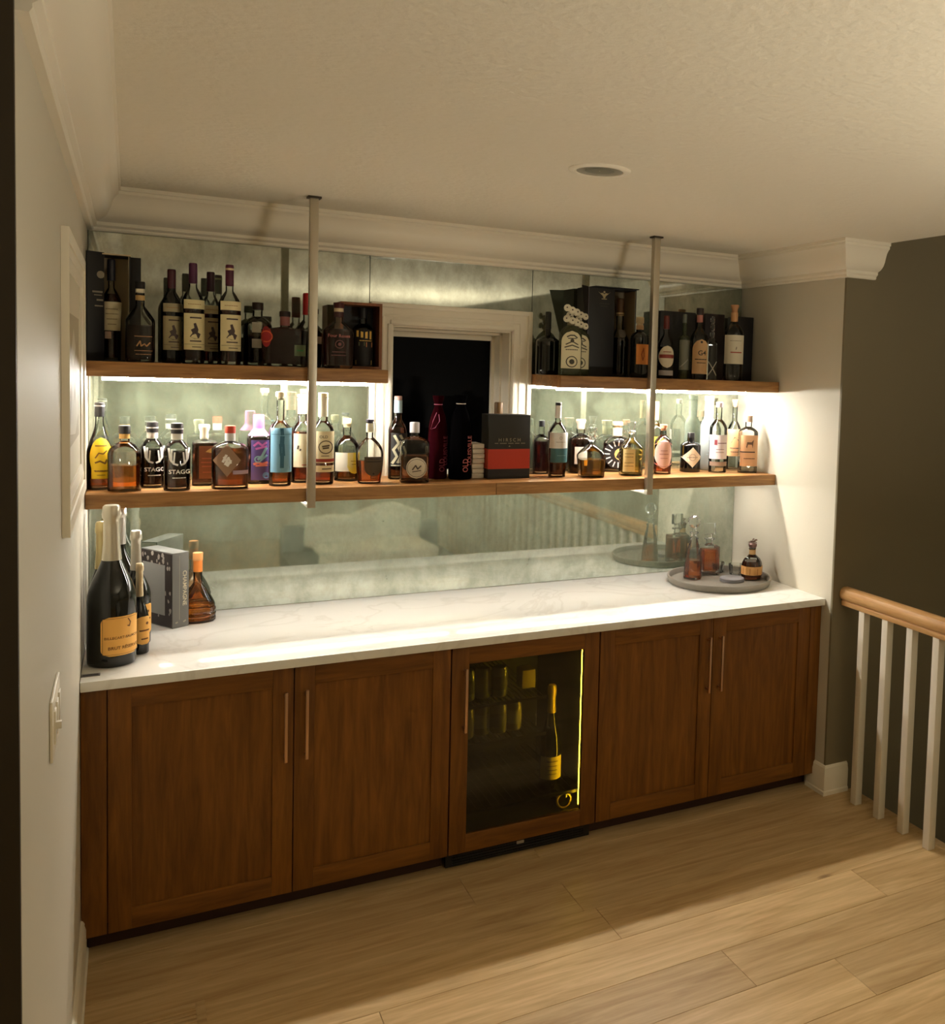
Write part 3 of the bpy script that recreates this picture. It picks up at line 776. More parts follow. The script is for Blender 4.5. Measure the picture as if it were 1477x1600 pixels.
bottle('dark bottle with pink dipped neck and purple printed label on lower shelf', (0.5771, -0.1515, ZL), 0.2712, 0.0439, group='bottles on the lower shelf', zs=0.66, zn=0.8, rn=0.42, p=1.0, sq=4, liq=((36, 12, 12), 0.68), cap=('cyl', (222, 120, 206), 0.2, 0.46), band=[((226, 116, 208), 0.7, 0.82)], labels=[{'shape': 'rect', 'x': 0.16, 'z': (0.06, 0.64), 'w': 0.8, 'col': (98, 84, 150), 'ink': [((214, 120, 200), [('l', [(-0.7, 0.86), (-0.3, 0.94), (0.1, 0.86), (0.5, 0.94)], 0.05), ('l', [(-0.5, 0.78), (0.5, 0.84)], 0.05)]), ((150, 205, 215), [('l', [(-0.3, 0.52), (0.1, 0.6), (0.5, 0.8)], 0.06), ('l', [(0, 0.5), (0.55, 0.62)], 0.05), ('r', -0.3, 0.52, 0.07, 0.03)]), ((240, 140, 120), [('l', [(-0.7, 0.4), (-0.3, 0.44), (0.1, 0.4), (0.6, 0.44)], 0.06), ('l', [(-0.5, 0.36), (0.6, 0.37)], 0.04)]), ((120, 170, 235), [('d', 0.5, 0.12, 0.08)])]}])
bottle('tall clear bottle with light blue wrapped label and long neck', (0.6440, -0.2498, ZL), 0.3648, 0.0402, group='bottles on the lower shelf', zs=0.58, zn=0.7, rn=0.36, p=1.8, liq=((150, 62, 16), 0.56), cap=('cork', (232, 228, 196), 0.07, 0.44), labels=[{'shape': 'rect', 'x': 0.1, 'z': (0.15, 0.62), 'w': 0.97, 'col': (126, 182, 214), 'ink': [((52, 108, 138), [('l', [(-0.02, 0.98), (0.02, 0.86)], 0.07), ('l', [(0.02, 0.8), (-0.02, 0.6)], 0.09), ('l', [(-0.02, 0.62), (0.04, 0.4)], 0.11), ('l', [(0.02, 0.42), (0, 0.12)], 0.08), ('l', [(-0.9, 0.86), (0.9, 0.86)], 0.01)])]}])
bottle('tall whiskey bottle with cream label and pinkish neck wrap, just left of the hanging post', (0.7387, -0.1569, ZL), 0.3541, 0.0432, group='bottles on the lower shelf', zs=0.56, zn=0.7, rn=0.42, p=1.8, liq=((140, 36, 18), 0.58), cap=('cork', (206, 150, 110), 0.05, 0.48), band=[((240, 190, 165), 0.78, 0.955)], labels=[{'shape': 'rect', 'x': 0.12, 'z': (0.18, 0.56), 'w': 0.9, 'col': (240, 230, 192), 'ink': [((70, 62, 50), [('l', [(-0.62, 0.55), (-0.56, 0.64)], 0.04), ('l', [(-0.4, 0.5), (-0.36, 0.54)], 0.04), ('l', [(0.4, 0.56), (0.5, 0.58)], 0.04)]), ((190, 90, 50), [('w', -0.2, 0.6, 0.07, 0.05)])]}])
bottle('tall bottle with cream label bearing a round emblem, just right of the hanging post', (0.8041, -0.2332, ZL), 0.3639, 0.0419, group='bottles on the lower shelf', zs=0.58, zn=0.7, rn=0.42, p=1.8, liq=((150, 44, 16), 0.3), cap=('cork', (236, 228, 190), 0.06, 0.44), band=[((236, 232, 206), 0.74, 0.95)], labels=[{'shape': 'rect', 'x': 0.1, 'z': (0.24, 0.585), 'w': 0.96, 'col': (238, 226, 186), 'ink': [((92, 76, 50), [('t', 'OLD', -0.1, 0.82, 0.12), ('r', 0.1, 0.5, 0.2, 0.03), ('l', [(-0.2, 0.52), (0.4, 0.55)], 0.05), ('l', [(-0.15, 0.46), (0.35, 0.48)], 0.05), ('w', -0.3, 0.4, 0.22, 0.04)]), ((150, 50, 28), [('l', [(-0.95, 0.08), (0.95, 0.08)], 0.1)])]}, {'shape': 'rect', 'x': 0.1, 'z': (0.14, 0.21), 'w': 0.96, 'col': (238, 226, 186), 'ink': [((92, 76, 50), [('w', -0.2, 0.6, 0.5, 0.3)])]}])
bottle('rounded clear bottle with yellow shield label, left one of two beside the window', (0.9161, -0.1333, ZL), 0.2576, 0.0501, group='bottles on the lower shelf', zs=0.5, zn=0.72, rn=0.33, p=2.2, liq=((140, 60, 18), 0.24), cap=('cork', (222, 206, 160), 0.12, 0.34), labels=[{'shape': 'rect', 'x': -0.25, 'z': (0.16, 0.46), 'w': 0.66, 'col': (232, 228, 208)}, {'shape': 'shield', 'x': 0.55, 'z': (0.12, 0.46), 'w': 0.6, 'col': (240, 218, 70), 'ink': [((150, 120, 20), [('w', -0.5, 0.5, 0.6, 0.05), ('w', -0.4, 0.4, 0.45, 0.05)])]}])
bottle('oval flask bottle with dark grey half round label, right one of two beside the window', (0.9825, -0.2511, ZL), 0.2604, 0.0533, group='bottles on the lower shelf', zs=0.46, zn=0.72, rn=0.26, p=2.0, asp=0.6, oval=0.3, liq=((176, 70, 20), 0.36), cap=('cork', (70, 64, 80), 0.05, 0.3), band=[((236, 232, 206), 0.8, 0.94)], labels=[{'shape': 'shield', 'x': 0.25, 'z': (0.12, 0.42), 'w': 0.66, 'col': (86, 74, 58), 'ink': [((40, 34, 28), [('l', [(-0.8, 0.75), (0.8, 0.75)], 0.05), ('w', -0.6, 0.6, 0.88, 0.06), ('d', 0, 0.12, 0.05)])]}])
bottle('tall dark bottle with black and silver swirling label in front of the window', (1.1243, -0.1300, ZL), 0.3531, 0.0379, group='bottles on the lower shelf', zs=0.58, zn=0.72, rn=0.42, p=1.8, liq=((120, 44, 16), 0.62), cap=('cyl', (190, 150, 140), 0.04, 0.42), band=[((176, 200, 210), 0.8, 0.95)], labels=[{'shape': 'rect', 'x': 0.1, 'z': (0.16, 0.56), 'w': 0.88, 'col': (30, 30, 30), 'ink': [((196, 190, 160), [('l', [(-0.8, 0.1), (-0.3, 0.3), (-0.7, 0.5), (-0.1, 0.7), (-0.6, 0.92)], 0.07), ('l', [(-0.2, 0.12), (0.3, 0.35), (-0.1, 0.55), (0.5, 0.75), (0.1, 0.93)], 0.07), ('l', [(0.4, 0.1), (0.8, 0.4), (0.5, 0.6)], 0.06), ('l', [(-0.9, 0.03), (0.9, 0.03)], 0.03)])]}])
bottle('square bottle of amber whiskey with round white label in front of the window', (1.1646, -0.2500, ZL), 0.2496, 0.0579, group='bottles on the lower shelf', zs=0.66, zn=0.76, rn=0.34, p=2.0, sq=5, liq=((178, 86, 40), 0.44), cap=('cyl', (226, 222, 226), 0.16, 0.34), labels=[{'shape': 'oval', 'x': 0.06, 'z': (0.08, 0.43), 'w': 0.7, 'col': (222, 214, 196), 'ink': [((90, 80, 70), [('r', 0, 0.5, 0.42, 0.02), ('l', [(-0.4, 0.42), (-0.1, 0.62), (0.1, 0.45), (0.4, 0.6)], 0.06), ('l', [(-0.4, 0.32), (0.4, 0.38)], 0.04)])]}])
bag('dark red velvet bottle bag with pink cord loop in front of the window', 1.2444, 1.3336, -0.1550, 0.0700, ZL, 0.3584, col=(42, 5, 11), ink=(120, 44, 60), cord=(200, 110, 140))
bag('black velvet bottle bag with OLD LOUISVILLE in pink letters', 1.3275, 1.4324, -0.1850, 0.0700, ZL, 0.3648, col=(5, 4, 5), ink=(200, 116, 116), cord=(225, 205, 190))
bottle('bottle with brown wooden cap standing behind the red and black box', (1.5896, -0.0700, ZL), 0.3312, 0.0373, group='bottles on the lower shelf', zs=0.55, zn=0.68, rn=0.5, p=2.0, liq=((60, 30, 14), 0.5), cap=('cyl', (128, 96, 56), 0.2, 0.52), glass='dark')
napkins('stack of white paper cocktail napkins beside the red and black box', 1.4331, 1.4881, -0.1900, 0.1200, ZL, 0.1528)
hirsch('black carton with red orange band and HIRSCH lettering on lower shelf', 1.4919, 1.6829, -0.2300, 0.1000, ZL, 0.2820)
bottle('dark liqueur bottle with black cap beside the window casing, behind the teal labelled bottle', (1.8003, -0.0750, ZL), 0.2498, 0.0384, group='bottles on the lower shelf', zs=0.62, zn=0.74, rn=0.34, p=2, liq=((44, 14, 22), 0.62), cap=('cyl', (18, 16, 18), 0.1, 0.38))
bottle('tall clear bottle with white upper label and teal lower label', (1.8261, -0.2055, ZL), 0.3398, 0.0449, group='bottles on the lower shelf', zs=0.58, zn=0.74, rn=0.3, p=1.7, taper=0.86, liq=((82, 28, 12), 0.4), cap=('cyl', (18, 18, 20), 0.03, 0.33), band=[((236, 232, 226), 0.79, 0.97)], labels=[{'shape': 'rect', 'x': 0.06, 'z': (0.39, 0.6), 'w': 0.94, 'col': (226, 226, 222), 'ink': [((130, 126, 110), [('w', -0.4, 0.6, 0.4, 0.05), ('r', 0.1, 0.66, 0.08, 0.02)])]}, {'shape': 'rect', 'x': 0.12, 'z': (0.2, 0.39), 'w': 0.9, 'col': (62, 112, 122), 'ink': [((140, 180, 190), [('w', -0.3, 0.6, 0.5, 0.06)])]}])
bottle('dark whiskey bottle with flared pale stopper standing behind the amber decanter', (2.0013, -0.0700, ZL), 0.2552, 0.0578, group='bottles on the lower shelf', zs=0.62, zn=0.74, rn=0.36, p=2.0, liq=((48, 16, 10), 0.66), cap=('flare', (216, 186, 170), 0.16, 0.42), labels=[{'shape': 'rect', 'x': -0.1, 'z': (0.18, 0.5), 'w': 0.5, 'col': (228, 218, 200)}])
bottle('cut glass decanter of bright amber whiskey with faceted glass stopper on lower shelf', (1.9817, -0.2400, ZL), 0.2270, 0.0617, group='decanters on the lower shelf', name='decanter', zs=0.42, zn=0.66, rn=0.26, p=1.6, sq=6, taper=1.12, liq=((232, 128, 16), 0.36), cap=('facet', None, 0.26, 0.4))
bottle('round bottle with black disc label of radiating white marks on lower shelf', (2.2024, -0.0600, ZL), 0.2447, 0.0688, group='bottles on the lower shelf', zs=0.54, zn=0.72, rn=0.32, p=2.2, asp=0.5, liq=((70, 24, 10), 0.56), cap=('cork', (222, 186, 140), 0.1, 0.38), band=[((240, 214, 160), 0.72, 0.88)], labels=[{'shape': 'oval', 'x': 0.0, 'z': (0.06, 0.66), 'w': 0.98, 'col': (24, 18, 18), 'ink': [((240, 236, 226), [('rad', 0, 0.5, 0.28, 0.44, 16, 0.035)]), ((240, 190, 110), [('d', 0.15, 0.5, 0.2)])]}])
bottle('clear decanter of pale golden spirit with glass stopper and cream label on lower shelf', (2.1973, -0.2200, ZL), 0.2550, 0.0531, group='decanters on the lower shelf', name='decanter', zs=0.5, zn=0.7, rn=0.26, p=1.4, sq=4, liq=((244, 196, 60), 0.5), cap=('facet', None, 0.22, 0.42), labels=[{'shape': 'rect', 'x': -0.35, 'z': (0.08, 0.5), 'w': 0.52, 'col': (236, 214, 150), 'ink': [((150, 120, 70), [('w', -0.7, 0.7, 0.8, 0.05), ('w', -0.7, 0.7, 0.66, 0.05), ('w', -0.7, 0.7, 0.4, 0.05), ('w', -0.7, 0.7, 0.26, 0.05)])]}])
bottle('tall bottle with orange neck and yellow label, half hidden by the right hanging post', (2.4076, -0.0700, ZL), 0.3468, 0.0415, group='bottles on the lower shelf', zs=0.56, zn=0.7, rn=0.34, p=1.8, liq=((226, 150, 30), 0.5), cap=('cork', (226, 170, 110), 0.03, 0.36), band=[((232, 180, 120), 0.74, 0.97)], labels=[{'shape': 'rect', 'x': 0.1, 'z': (0.22, 0.5), 'w': 0.92, 'col': (244, 196, 70)}])
bottle('bottle with large pale pink oval label and red base, just right of the post', (2.3809, -0.2000, ZL), 0.2404, 0.0420, group='bottles on the lower shelf', zs=0.62, zn=0.78, rn=0.36, p=2, liq=((238, 92, 50), 0.5), cap=('cork', (226, 160, 120), 0.1, 0.44), labels=[{'shape': 'oval', 'x': -0.05, 'z': (0.12, 0.7), 'w': 0.96, 'col': (236, 196, 184), 'ink': [((190, 130, 124), [('r', 0, 0.5, 0.44, 0.02), ('w', -0.4, 0.4, 0.62, 0.04), ('w', -0.5, 0.5, 0.5, 0.05), ('w', -0.4, 0.4, 0.36, 0.04)])]}])
bottle('short black apothecary gin bottle with cream diamond label on lower shelf', (2.5716, -0.1431, ZL), 0.1968, 0.0513, group='bottles on the lower shelf', zs=0.66, zn=0.78, rn=0.36, p=2.2, glass='black', cap=('cyl', (24, 22, 24), 0.12, 0.36), labels=[{'shape': 'diamond', 'x': 0.0, 'z': (0.13, 0.64), 'w': 0.98, 'col': (232, 220, 196), 'ink': [((120, 100, 80), [('w', -0.5, 0.5, 0.5, 0.05), ('r', 0, 0.5, 0.16, 0.015)])]}])
bottle('tall frosted clear bottle with a wide neck at back of lower shelf', (2.7129, -0.0800, ZL), 0.3804, 0.0411, group='bottles on the lower shelf', zs=0.58, zn=0.7, rn=0.56, p=2, glass='frost', cap=('cyl', (206, 214, 214), 0.05, 0.6), labels=[{'shape': 'none', 'x': 0, 'z': (0.2, 0.5), 'w': 0.8, 'ink': [((150, 168, 175), [('l', [(-0.4, 0.7), (0.2, 0.8), (0.5, 0.72)], 0.05), ('l', [(-0.2, 0.2), (0.4, 0.3)], 0.05), ('w', -0.5, 0.5, 0.05, 0.05)])]}])
bottle('clear vodka bottle with white label and small red crest on lower shelf', (2.6974, -0.2000, ZL), 0.3529, 0.0450, group='bottles on the lower shelf', zs=0.62, zn=0.76, rn=0.36, p=1.8, glass='clear', cap=('cyl', (150, 140, 140), 0.06, 0.38), labels=[{'shape': 'rect', 'x': -0.04, 'z': (0.2, 0.54), 'w': 0.96, 'col': (230, 222, 226), 'ink': [((140, 60, 70), [('p', [(-0.6, 0.58), (-0.3, 0.58), (-0.3, 0.8), (-0.6, 0.8)])]), ((110, 80, 90), [('w', -0.2, 0.8, 0.66, 0.06), ('w', -0.4, 0.5, 0.4, 0.04), ('w', -0.4, 0.5, 0.28, 0.04)])]}, {'shape': 'rect', 'x': -0.0, 'z': (0.1, 0.16), 'w': 0.96, 'col': (150, 130, 116)}])
bottle('clear tequila bottle with flared cork and tan label behind the vodka bottle', (2.8595, -0.1000, ZL), 0.3650, 0.0399, group='bottles on the lower shelf', zs=0.52, zn=0.7, rn=0.32, p=1.6, glass='clear', cap=('flare', (226, 172, 130), 0.09, 0.44), labels=[{'shape': 'rect', 'x': 0.0, 'z': (0.2, 0.58), 'w': 0.96, 'col': (214, 166, 118), 'ink': [((70, 56, 60), [('p', [(-0.6, 0.5), (0.5, 0.46), (0.3, 0.62), (-0.2, 0.72)]), ('w', -0.7, 0.7, 0.3, 0.05), ('w', -0.6, 0.6, 0.16, 0.05)])]}])
bottle('square clear bottle with tan horse label, rightmost on lower shelf', (2.8556, -0.2350, ZL), 0.2899, 0.0454, group='bottles on the lower shelf', zs=0.7, zn=0.8, rn=0.38, p=2, sq=4, glass='clear', liq=((190, 180, 150), 0.18), cap=('cyl', (178, 150, 128), 0.1, 0.44), labels=[{'shape': 'rect', 'x': -0.08, 'z': (0.12, 0.66), 'w': 0.97, 'col': (206, 160, 116), 'ink': [((104, 74, 52), [('p', [(-0.4, 0.62), (-0.3, 0.78), (0.2, 0.78), (0.45, 0.86), (0.4, 0.72), (0.35, 0.58), (0.25, 0.7), (-0.2, 0.7), (-0.3, 0.58)]), ('w', -0.6, 0.6, 0.25, 0.05)]), ((40, 26, 24), [('l', [(-0.95, 0.46), (0.6, 0.46)], 0.035)])]}])
giftbox('open black presentation box with cream lining, leftmost on upper shelf', 0.0319, 0.1393, -0.2000, 0.1300, ZU, 0.3853, door=(129, 158))
bottle('whiskey bottle with cream tapered label inside the open black box at far left', (0.0785, -0.1500, ZU), 0.3707, 0.0331, group='bottles on the upper shelves', zs=0.56, zn=0.72, rn=0.3, p=1.6, taper=0.9, liq=((70, 14, 10), 0.66), cap=('cyl', (40, 38, 46), 0.2, 0.4), labels=[{'shape': 'trap', 'x': 0.05, 'z': (0.3, 0.58), 'w': 0.92, 'col': (224, 212, 176), 'ink': [((150, 136, 104), [('w', -0.6, 0.6, 0.75, 0.05), ('w', -0.6, 0.6, 0.58, 0.05), ('w', -0.5, 0.5, 0.4, 0.05), ('w', -0.4, 0.4, 0.22, 0.05)])]}, {'shape': 'rect', 'x': -0.3, 'z': (0.22, 0.29), 'w': 0.3, 'col': (200, 170, 150)}])
bottle('broad shouldered bottle with striped cork band and dark lower half on upper shelf', (0.1692, -0.2500, ZU), 0.2895, 0.0473, group='bottles on the upper shelves', zs=0.52, zn=0.7, rn=0.3, p=1.2, sq=3, liq=((56, 20, 14), 0.46), cap=('cyl', (16, 15, 18), 0.07, 0.34), band=[((220, 214, 190), 0.86, 0.91), ((206, 170, 110), 0.77, 0.83)], labels=[{'shape': 'none', 'x': 0.2, 'z': (0.06, 0.34), 'w': 0.7, 'ink': [((186, 140, 90), [('l', [(-0.8, 0.93), (0.8, 0.93)], 0.03), ('l', [(-0.6, 0.5), (-0.3, 0.72), (-0.2, 0.5), (0.1, 0.6), (0.3, 0.5), (0.6, 0.66)], 0.05), ('l', [(-0.8, 0.3), (0.8, 0.3)], 0.03), ('w', -0.7, 0.7, 0.14, 0.06)])]}])
bottle('dark green bottle with purple capsule and cream labels, leftmost of the purple capped row', (0.2703, -0.2200, ZU), 0.3444, 0.0344, group='purple capped bottles', zs=0.6, zn=0.76, rn=0.42, p=2, glass='dark', cap=('cyl', (70, 20, 36), 0.2, 0.42), labels=[{'shape': 'rect', 'x': 0.12, 'z': (0.545, 0.635), 'w': 0.9, 'col': (176, 166, 132), 'ink': [((170, 120, 70), [('w', -0.6, 0.6, 0.5, 0.12)])]}, {'shape': 'rect', 'x': 0.12, 'z': (0.14, 0.5), 'w': 0.9, 'col': (172, 160, 122), 'ink': [((74, 58, 56), [('p', [(0.0, 0.3), (-0.45, 0.36), (-0.2, 0.46), (-0.35, 0.55), (-0.02, 0.6), (-0.1, 0.72), (0.12, 0.74), (0.35, 0.56), (0.3, 0.48), (0.55, 0.44), (0.4, 0.32)]), ('w', -0.4, 0.6, 0.88, 0.07), ('w', -0.4, 0.6, 0.24, 0.06), ('l', [(-0.9, 0.15), (0.9, 0.15)], 0.008), ('w', -0.2, 0.6, 0.08, 0.04)])]}])
bottle('tall purple capped bottle with two cream labels, front one beside the dark green bottle', (0.3388, -0.2600, ZU), 0.3697, 0.0379, group='purple capped bottles', zs=0.6, zn=0.76, rn=0.36, p=1.6, liq=((56, 14, 12), 0.62), cap=('cyl', (78, 28, 66), 0.19, 0.38), labels=[{'shape': 'rect', 'x': 0.12, 'z': (0.545, 0.635), 'w': 0.9, 'col': (232, 220, 170), 'ink': [((170, 120, 70), [('w', -0.6, 0.6, 0.5, 0.12)])]}, {'shape': 'rect', 'x': 0.12, 'z': (0.14, 0.5), 'w': 0.9, 'col': (230, 216, 166), 'ink': [((74, 58, 56), [('p', [(0.0, 0.3), (-0.45, 0.36), (-0.2, 0.46), (-0.35, 0.55), (-0.02, 0.6), (-0.1, 0.72), (0.12, 0.74), (0.35, 0.56), (0.3, 0.48), (0.55, 0.44), (0.4, 0.32)]), ('w', -0.4, 0.6, 0.88, 0.07), ('w', -0.4, 0.6, 0.24, 0.06), ('l', [(-0.9, 0.15), (0.9, 0.15)], 0.008), ('w', -0.2, 0.6, 0.08, 0.04)])]}])
bottle('purple capped bottle standing farther back between two others of the purple capped row', (0.4033, -0.1700, ZU), 0.3495, 0.0350, group='purple capped bottles', zs=0.6, zn=0.76, rn=0.36, p=1.6, liq=((56, 14, 12), 0.62), cap=('cyl', (52, 16, 34), 0.2, 0.4), labels=[{'shape': 'rect', 'x': 0.12, 'z': (0.545, 0.635), 'w': 0.9, 'col': (206, 194, 150), 'ink': [((170, 120, 70), [('w', -0.6, 0.6, 0.5, 0.12)])]}, {'shape': 'rect', 'x': 0.12, 'z': (0.14, 0.5), 'w': 0.9, 'col': (196, 176, 130), 'ink': [((74, 58, 56), [('p', [(0.0, 0.3), (-0.45, 0.36), (-0.2, 0.46), (-0.35, 0.55), (-0.02, 0.6), (-0.1, 0.72), (0.12, 0.74), (0.35, 0.56), (0.3, 0.48), (0.55, 0.44), (0.4, 0.32)]), ('w', -0.4, 0.6, 0.88, 0.07), ('w', -0.4, 0.6, 0.24, 0.06), ('l', [(-0.9, 0.15), (0.9, 0.15)], 0.008), ('w', -0.2, 0.6, 0.08, 0.04)])]}])
bottle('tall purple capped bottle with two cream labels, rightmost of the purple capped row', (0.4610, -0.2600, ZU), 0.3740, 0.0391, group='purple capped bottles', zs=0.61, zn=0.74, rn=0.34, p=1.3, liq=((56, 14, 12), 0.62), cap=('cyl', (84, 22, 50), 0.2, 0.37), band=[((214, 196, 150), 0.945, 0.965)], labels=[{'shape': 'rect', 'x': 0.12, 'z': (0.545, 0.635), 'w': 0.9, 'col': (240, 226, 180), 'ink': [((170, 120, 70), [('w', -0.6, 0.6, 0.5, 0.12)])]}, {'shape': 'rect', 'x': 0.12, 'z': (0.14, 0.5), 'w': 0.9, 'col': (234, 220, 172), 'ink': [((74, 58, 56), [('p', [(0.0, 0.3), (-0.45, 0.36), (-0.2, 0.46), (-0.35, 0.55), (-0.02, 0.6), (-0.1, 0.72), (0.12, 0.74), (0.35, 0.56), (0.3, 0.48), (0.55, 0.44), (0.4, 0.32)]), ('w', -0.4, 0.6, 0.88, 0.07), ('w', -0.4, 0.6, 0.24, 0.06), ('l', [(-0.9, 0.15), (0.9, 0.15)], 0.008), ('w', -0.2, 0.6, 0.08, 0.04)])]}])
bottle('clear round bottle with small white label strip and brown cap on upper left shelf', (0.5706, -0.1500, ZU), 0.2467, 0.0516, group='bottles on the upper shelves', zs=0.62, zn=0.78, rn=0.34, p=2, glass='clear', cap=('cyl', (52, 34, 28), 0.1, 0.4), labels=[{'shape': 'rect', 'x': -0.1, 'z': (0.52, 0.68), 'w': 0.32, 'col': (206, 204, 190)}, {'shape': 'rect', 'x': -0.1, 'z': (0.28, 0.42), 'w': 0.32, 'col': (214, 210, 196)}, {'shape': 'rect', 'x': 0.4, 'z': (0.03, 0.36), 'w': 0.14, 'col': (150, 146, 138)}], liq=((24, 20, 20), 0.46))
bottle('wide flat trapezoid bottle of dark spirit with red seal and green label', (0.6529, -0.2800, ZU), 0.2123, 0.0841, group='bottles on the upper shelves', zs=0.66, zn=0.72, rn=0.2, p=0.9, asp=0.45, sq=5, taper=1.06, liq=((58, 10, 10), 0.68), cap=('cyl', (40, 24, 24), 0.08, 0.24), band=[((140, 82, 76), 0.74, 0.92)], labels=[{'shape': 'oval', 'x': -0.78, 'z': (0.34, 0.72), 'w': 0.2, 'col': (150, 20, 22), 'ink': [((210, 90, 40), [('r', 0, 0.5, 0.25, 0.05)])]}, {'shape': 'rect', 'x': 0.62, 'z': (0.2, 0.4), 'w': 0.24, 'col': (108, 124, 92), 'ink': [((60, 150, 90), [('w', -0.5, 0.5, 0.5, 0.2)])]}])
bottle('dark bottle with tall red wax cap, behind the left hanging post on upper shelf', (0.7536, -0.1500, ZU), 0.2957, 0.0551, group='bottles on the upper shelves', zs=0.46, zn=0.64, rn=0.28, p=1.2, liq=((60, 10, 12), 0.44), cap=('cyl', (170, 24, 26), 0.28, 0.32), labels=[{'shape': 'rect', 'x': 0.75, 'z': (0.32, 0.42), 'w': 0.2, 'col': (206, 190, 170)}])
bottle('oval bottle of dark bourbon with Four Roses lettering on upper left shelf', (0.8487, -0.2900, ZU), 0.2578, 0.0570, group='bottles on the upper shelves', zs=0.58, zn=0.72, rn=0.3, p=1.0, asp=0.55, oval=-0.12, liq=((66, 16, 14), 0.6), cap=('cyl', (70, 16, 18), 0.07, 0.36), band=[((216, 196, 160), 0.86, 0.925), ((60, 18, 16), 0.78, 0.86)], labels=[{'shape': 'none', 'x': 0, 'z': (0.14, 0.56), 'w': 0.8, 'ink': [((176, 112, 104), [('t', 'Four Roses', 0, 0.84, 0.17)]), ((130, 84, 80), [('r', 0.05, 0.54, 0.14, 0.025), ('d', 0.05, 0.54, 0.06), ('w', -0.5, 0.5, 0.26, 0.05), ('w', -0.6, 0.6, 0.14, 0.05)])]}])
crate('open fronted wooden presentation crate on upper left shelf beside the window', 0.8707, 1.0345, -0.2100, 0.1300, ZU, 0.2690)
bottle('black bottle with yellow lettered label inside the wooden crate', (0.9716, -0.1450, ZU), 0.2525, 0.0415, group='bottles on the upper shelves', zs=0.62, zn=0.74, rn=0.34, p=2.2, liq=((20, 14, 12), 0.62), cap=('cyl', (30, 30, 34), 0.16, 0.4), labels=[{'shape': 'rect', 'x': 0.08, 'z': (0.04, 0.64), 'w': 0.9, 'col': (20, 18, 18), 'ink': [((232, 190, 90), [('p', [(-0.8, 0.8), (-0.6, 0.8), (-0.6, 0.97), (-0.8, 0.97)]), ('p', [(-0.4, 0.78), (-0.15, 0.78), (-0.15, 0.93), (-0.4, 0.95)]), ('p', [(0.05, 0.76), (0.3, 0.76), (0.3, 0.95), (0.05, 0.93)]), ('p', [(0.5, 0.74), (0.7, 0.74), (0.7, 0.96), (0.5, 0.96)]), ('w', -0.5, 0.7, 0.7, 0.04), ('p', [(-0.85, 0.05), (0.75, 0.05), (0.75, 0.17), (-0.85, 0.17)])]), ((200, 130, 80), [('p', [(0.15, 0.53), (0.8, 0.53), (0.8, 0.66), (0.15, 0.66)])]), ((90, 96, 66), [('p', [(-0.6, 0.56), (0.05, 0.56), (0.05, 0.66), (-0.6, 0.66)])])]}])
bottle('near black bottle with long thin neck beside the window casing on upper right shelf', (1.8006, -0.1200, ZU), 0.2882, 0.0539, group='bottles on the upper shelves', zs=0.52, zn=0.62, rn=0.24, p=2, glass='dark', cap=('cyl', (34, 34, 28), 0.26, 0.26))
bottle('green glass bottle with flower cluster stopper and cream label, front one of the pair', (1.8391, -0.2900, ZU), 0.3184, 0.0511, group='flower stoppered bottles', zs=0.56, zn=0.7, rn=0.34, p=1.8, glass='green', cap=('cluster', (222, 214, 188), 0.3, 0.7), labels=[{'shape': 'arch', 'x': -0.02, 'z': (0.1, 0.62), 'w': 0.84, 'col': (226, 218, 182), 'ink': [((70, 66, 50), [('l', [(-0.5, 0.84), (-0.2, 0.88), (0.2, 0.88), (0.5, 0.82)], 0.035), ('l', [(-0.4, 0.8), (0.4, 0.8)], 0.025), ('l', [(-0.6, 0.64), (0, 0.72), (0.6, 0.64)], 0.03), ('d', 0, 0.74, 0.05), ('l', [(-0.7, 0.56), (0, 0.62), (0.7, 0.56)], 0.03), ('w', -0.6, 0.6, 0.5, 0.04), ('r', 0, 0.18, 0.14, 0.025), ('d', 0, 0.18, 0.07)])]}])
bottle('green glass bottle with flower cluster stopper and cream label, rear one of the pair', (1.9216, -0.2000, ZU), 0.3050, 0.0496, group='flower stoppered bottles', zs=0.56, zn=0.7, rn=0.34, p=1.8, glass='green', cap=('cluster', (222, 214, 188), 0.3, 0.7), labels=[{'shape': 'arch', 'x': -0.02, 'z': (0.1, 0.62), 'w': 0.84, 'col': (226, 218, 182), 'ink': [((70, 66, 50), [('l', [(-0.5, 0.84), (-0.2, 0.88), (0.2, 0.88), (0.5, 0.82)], 0.035), ('l', [(-0.4, 0.8), (0.4, 0.8)], 0.025), ('l', [(-0.6, 0.64), (0, 0.72), (0.6, 0.64)], 0.03), ('d', 0, 0.74, 0.05), ('l', [(-0.7, 0.56), (0, 0.62), (0.7, 0.56)], 0.03), ('w', -0.6, 0.6, 0.5, 0.04), ('r', 0, 0.18, 0.14, 0.025), ('d', 0, 0.18, 0.07)])]}])
eaglebox('tall black presentation box with pale eagle emblem on upper right shelf', 1.9861, 2.2417, -0.1400, 0.1200, ZU, 0.4165)
bottle('amber bottle with stepped neck inside the black eagle box', (2.1892, -0.0750, ZU), 0.3774, 0.0464, group='bottles on the upper shelves', zs=0.46, zn=0.62, rn=0.38, p=1.4, liq=((30, 10, 8), 0.5), cap=('cyl', (96, 66, 40), 0.2, 0.42), band=[((196, 170, 120), 0.78, 0.82)], labels=[{'shape': 'shield', 'x': 0.2, 'z': (0.5, 0.6), 'w': 0.4, 'col': (120, 110, 96)}])
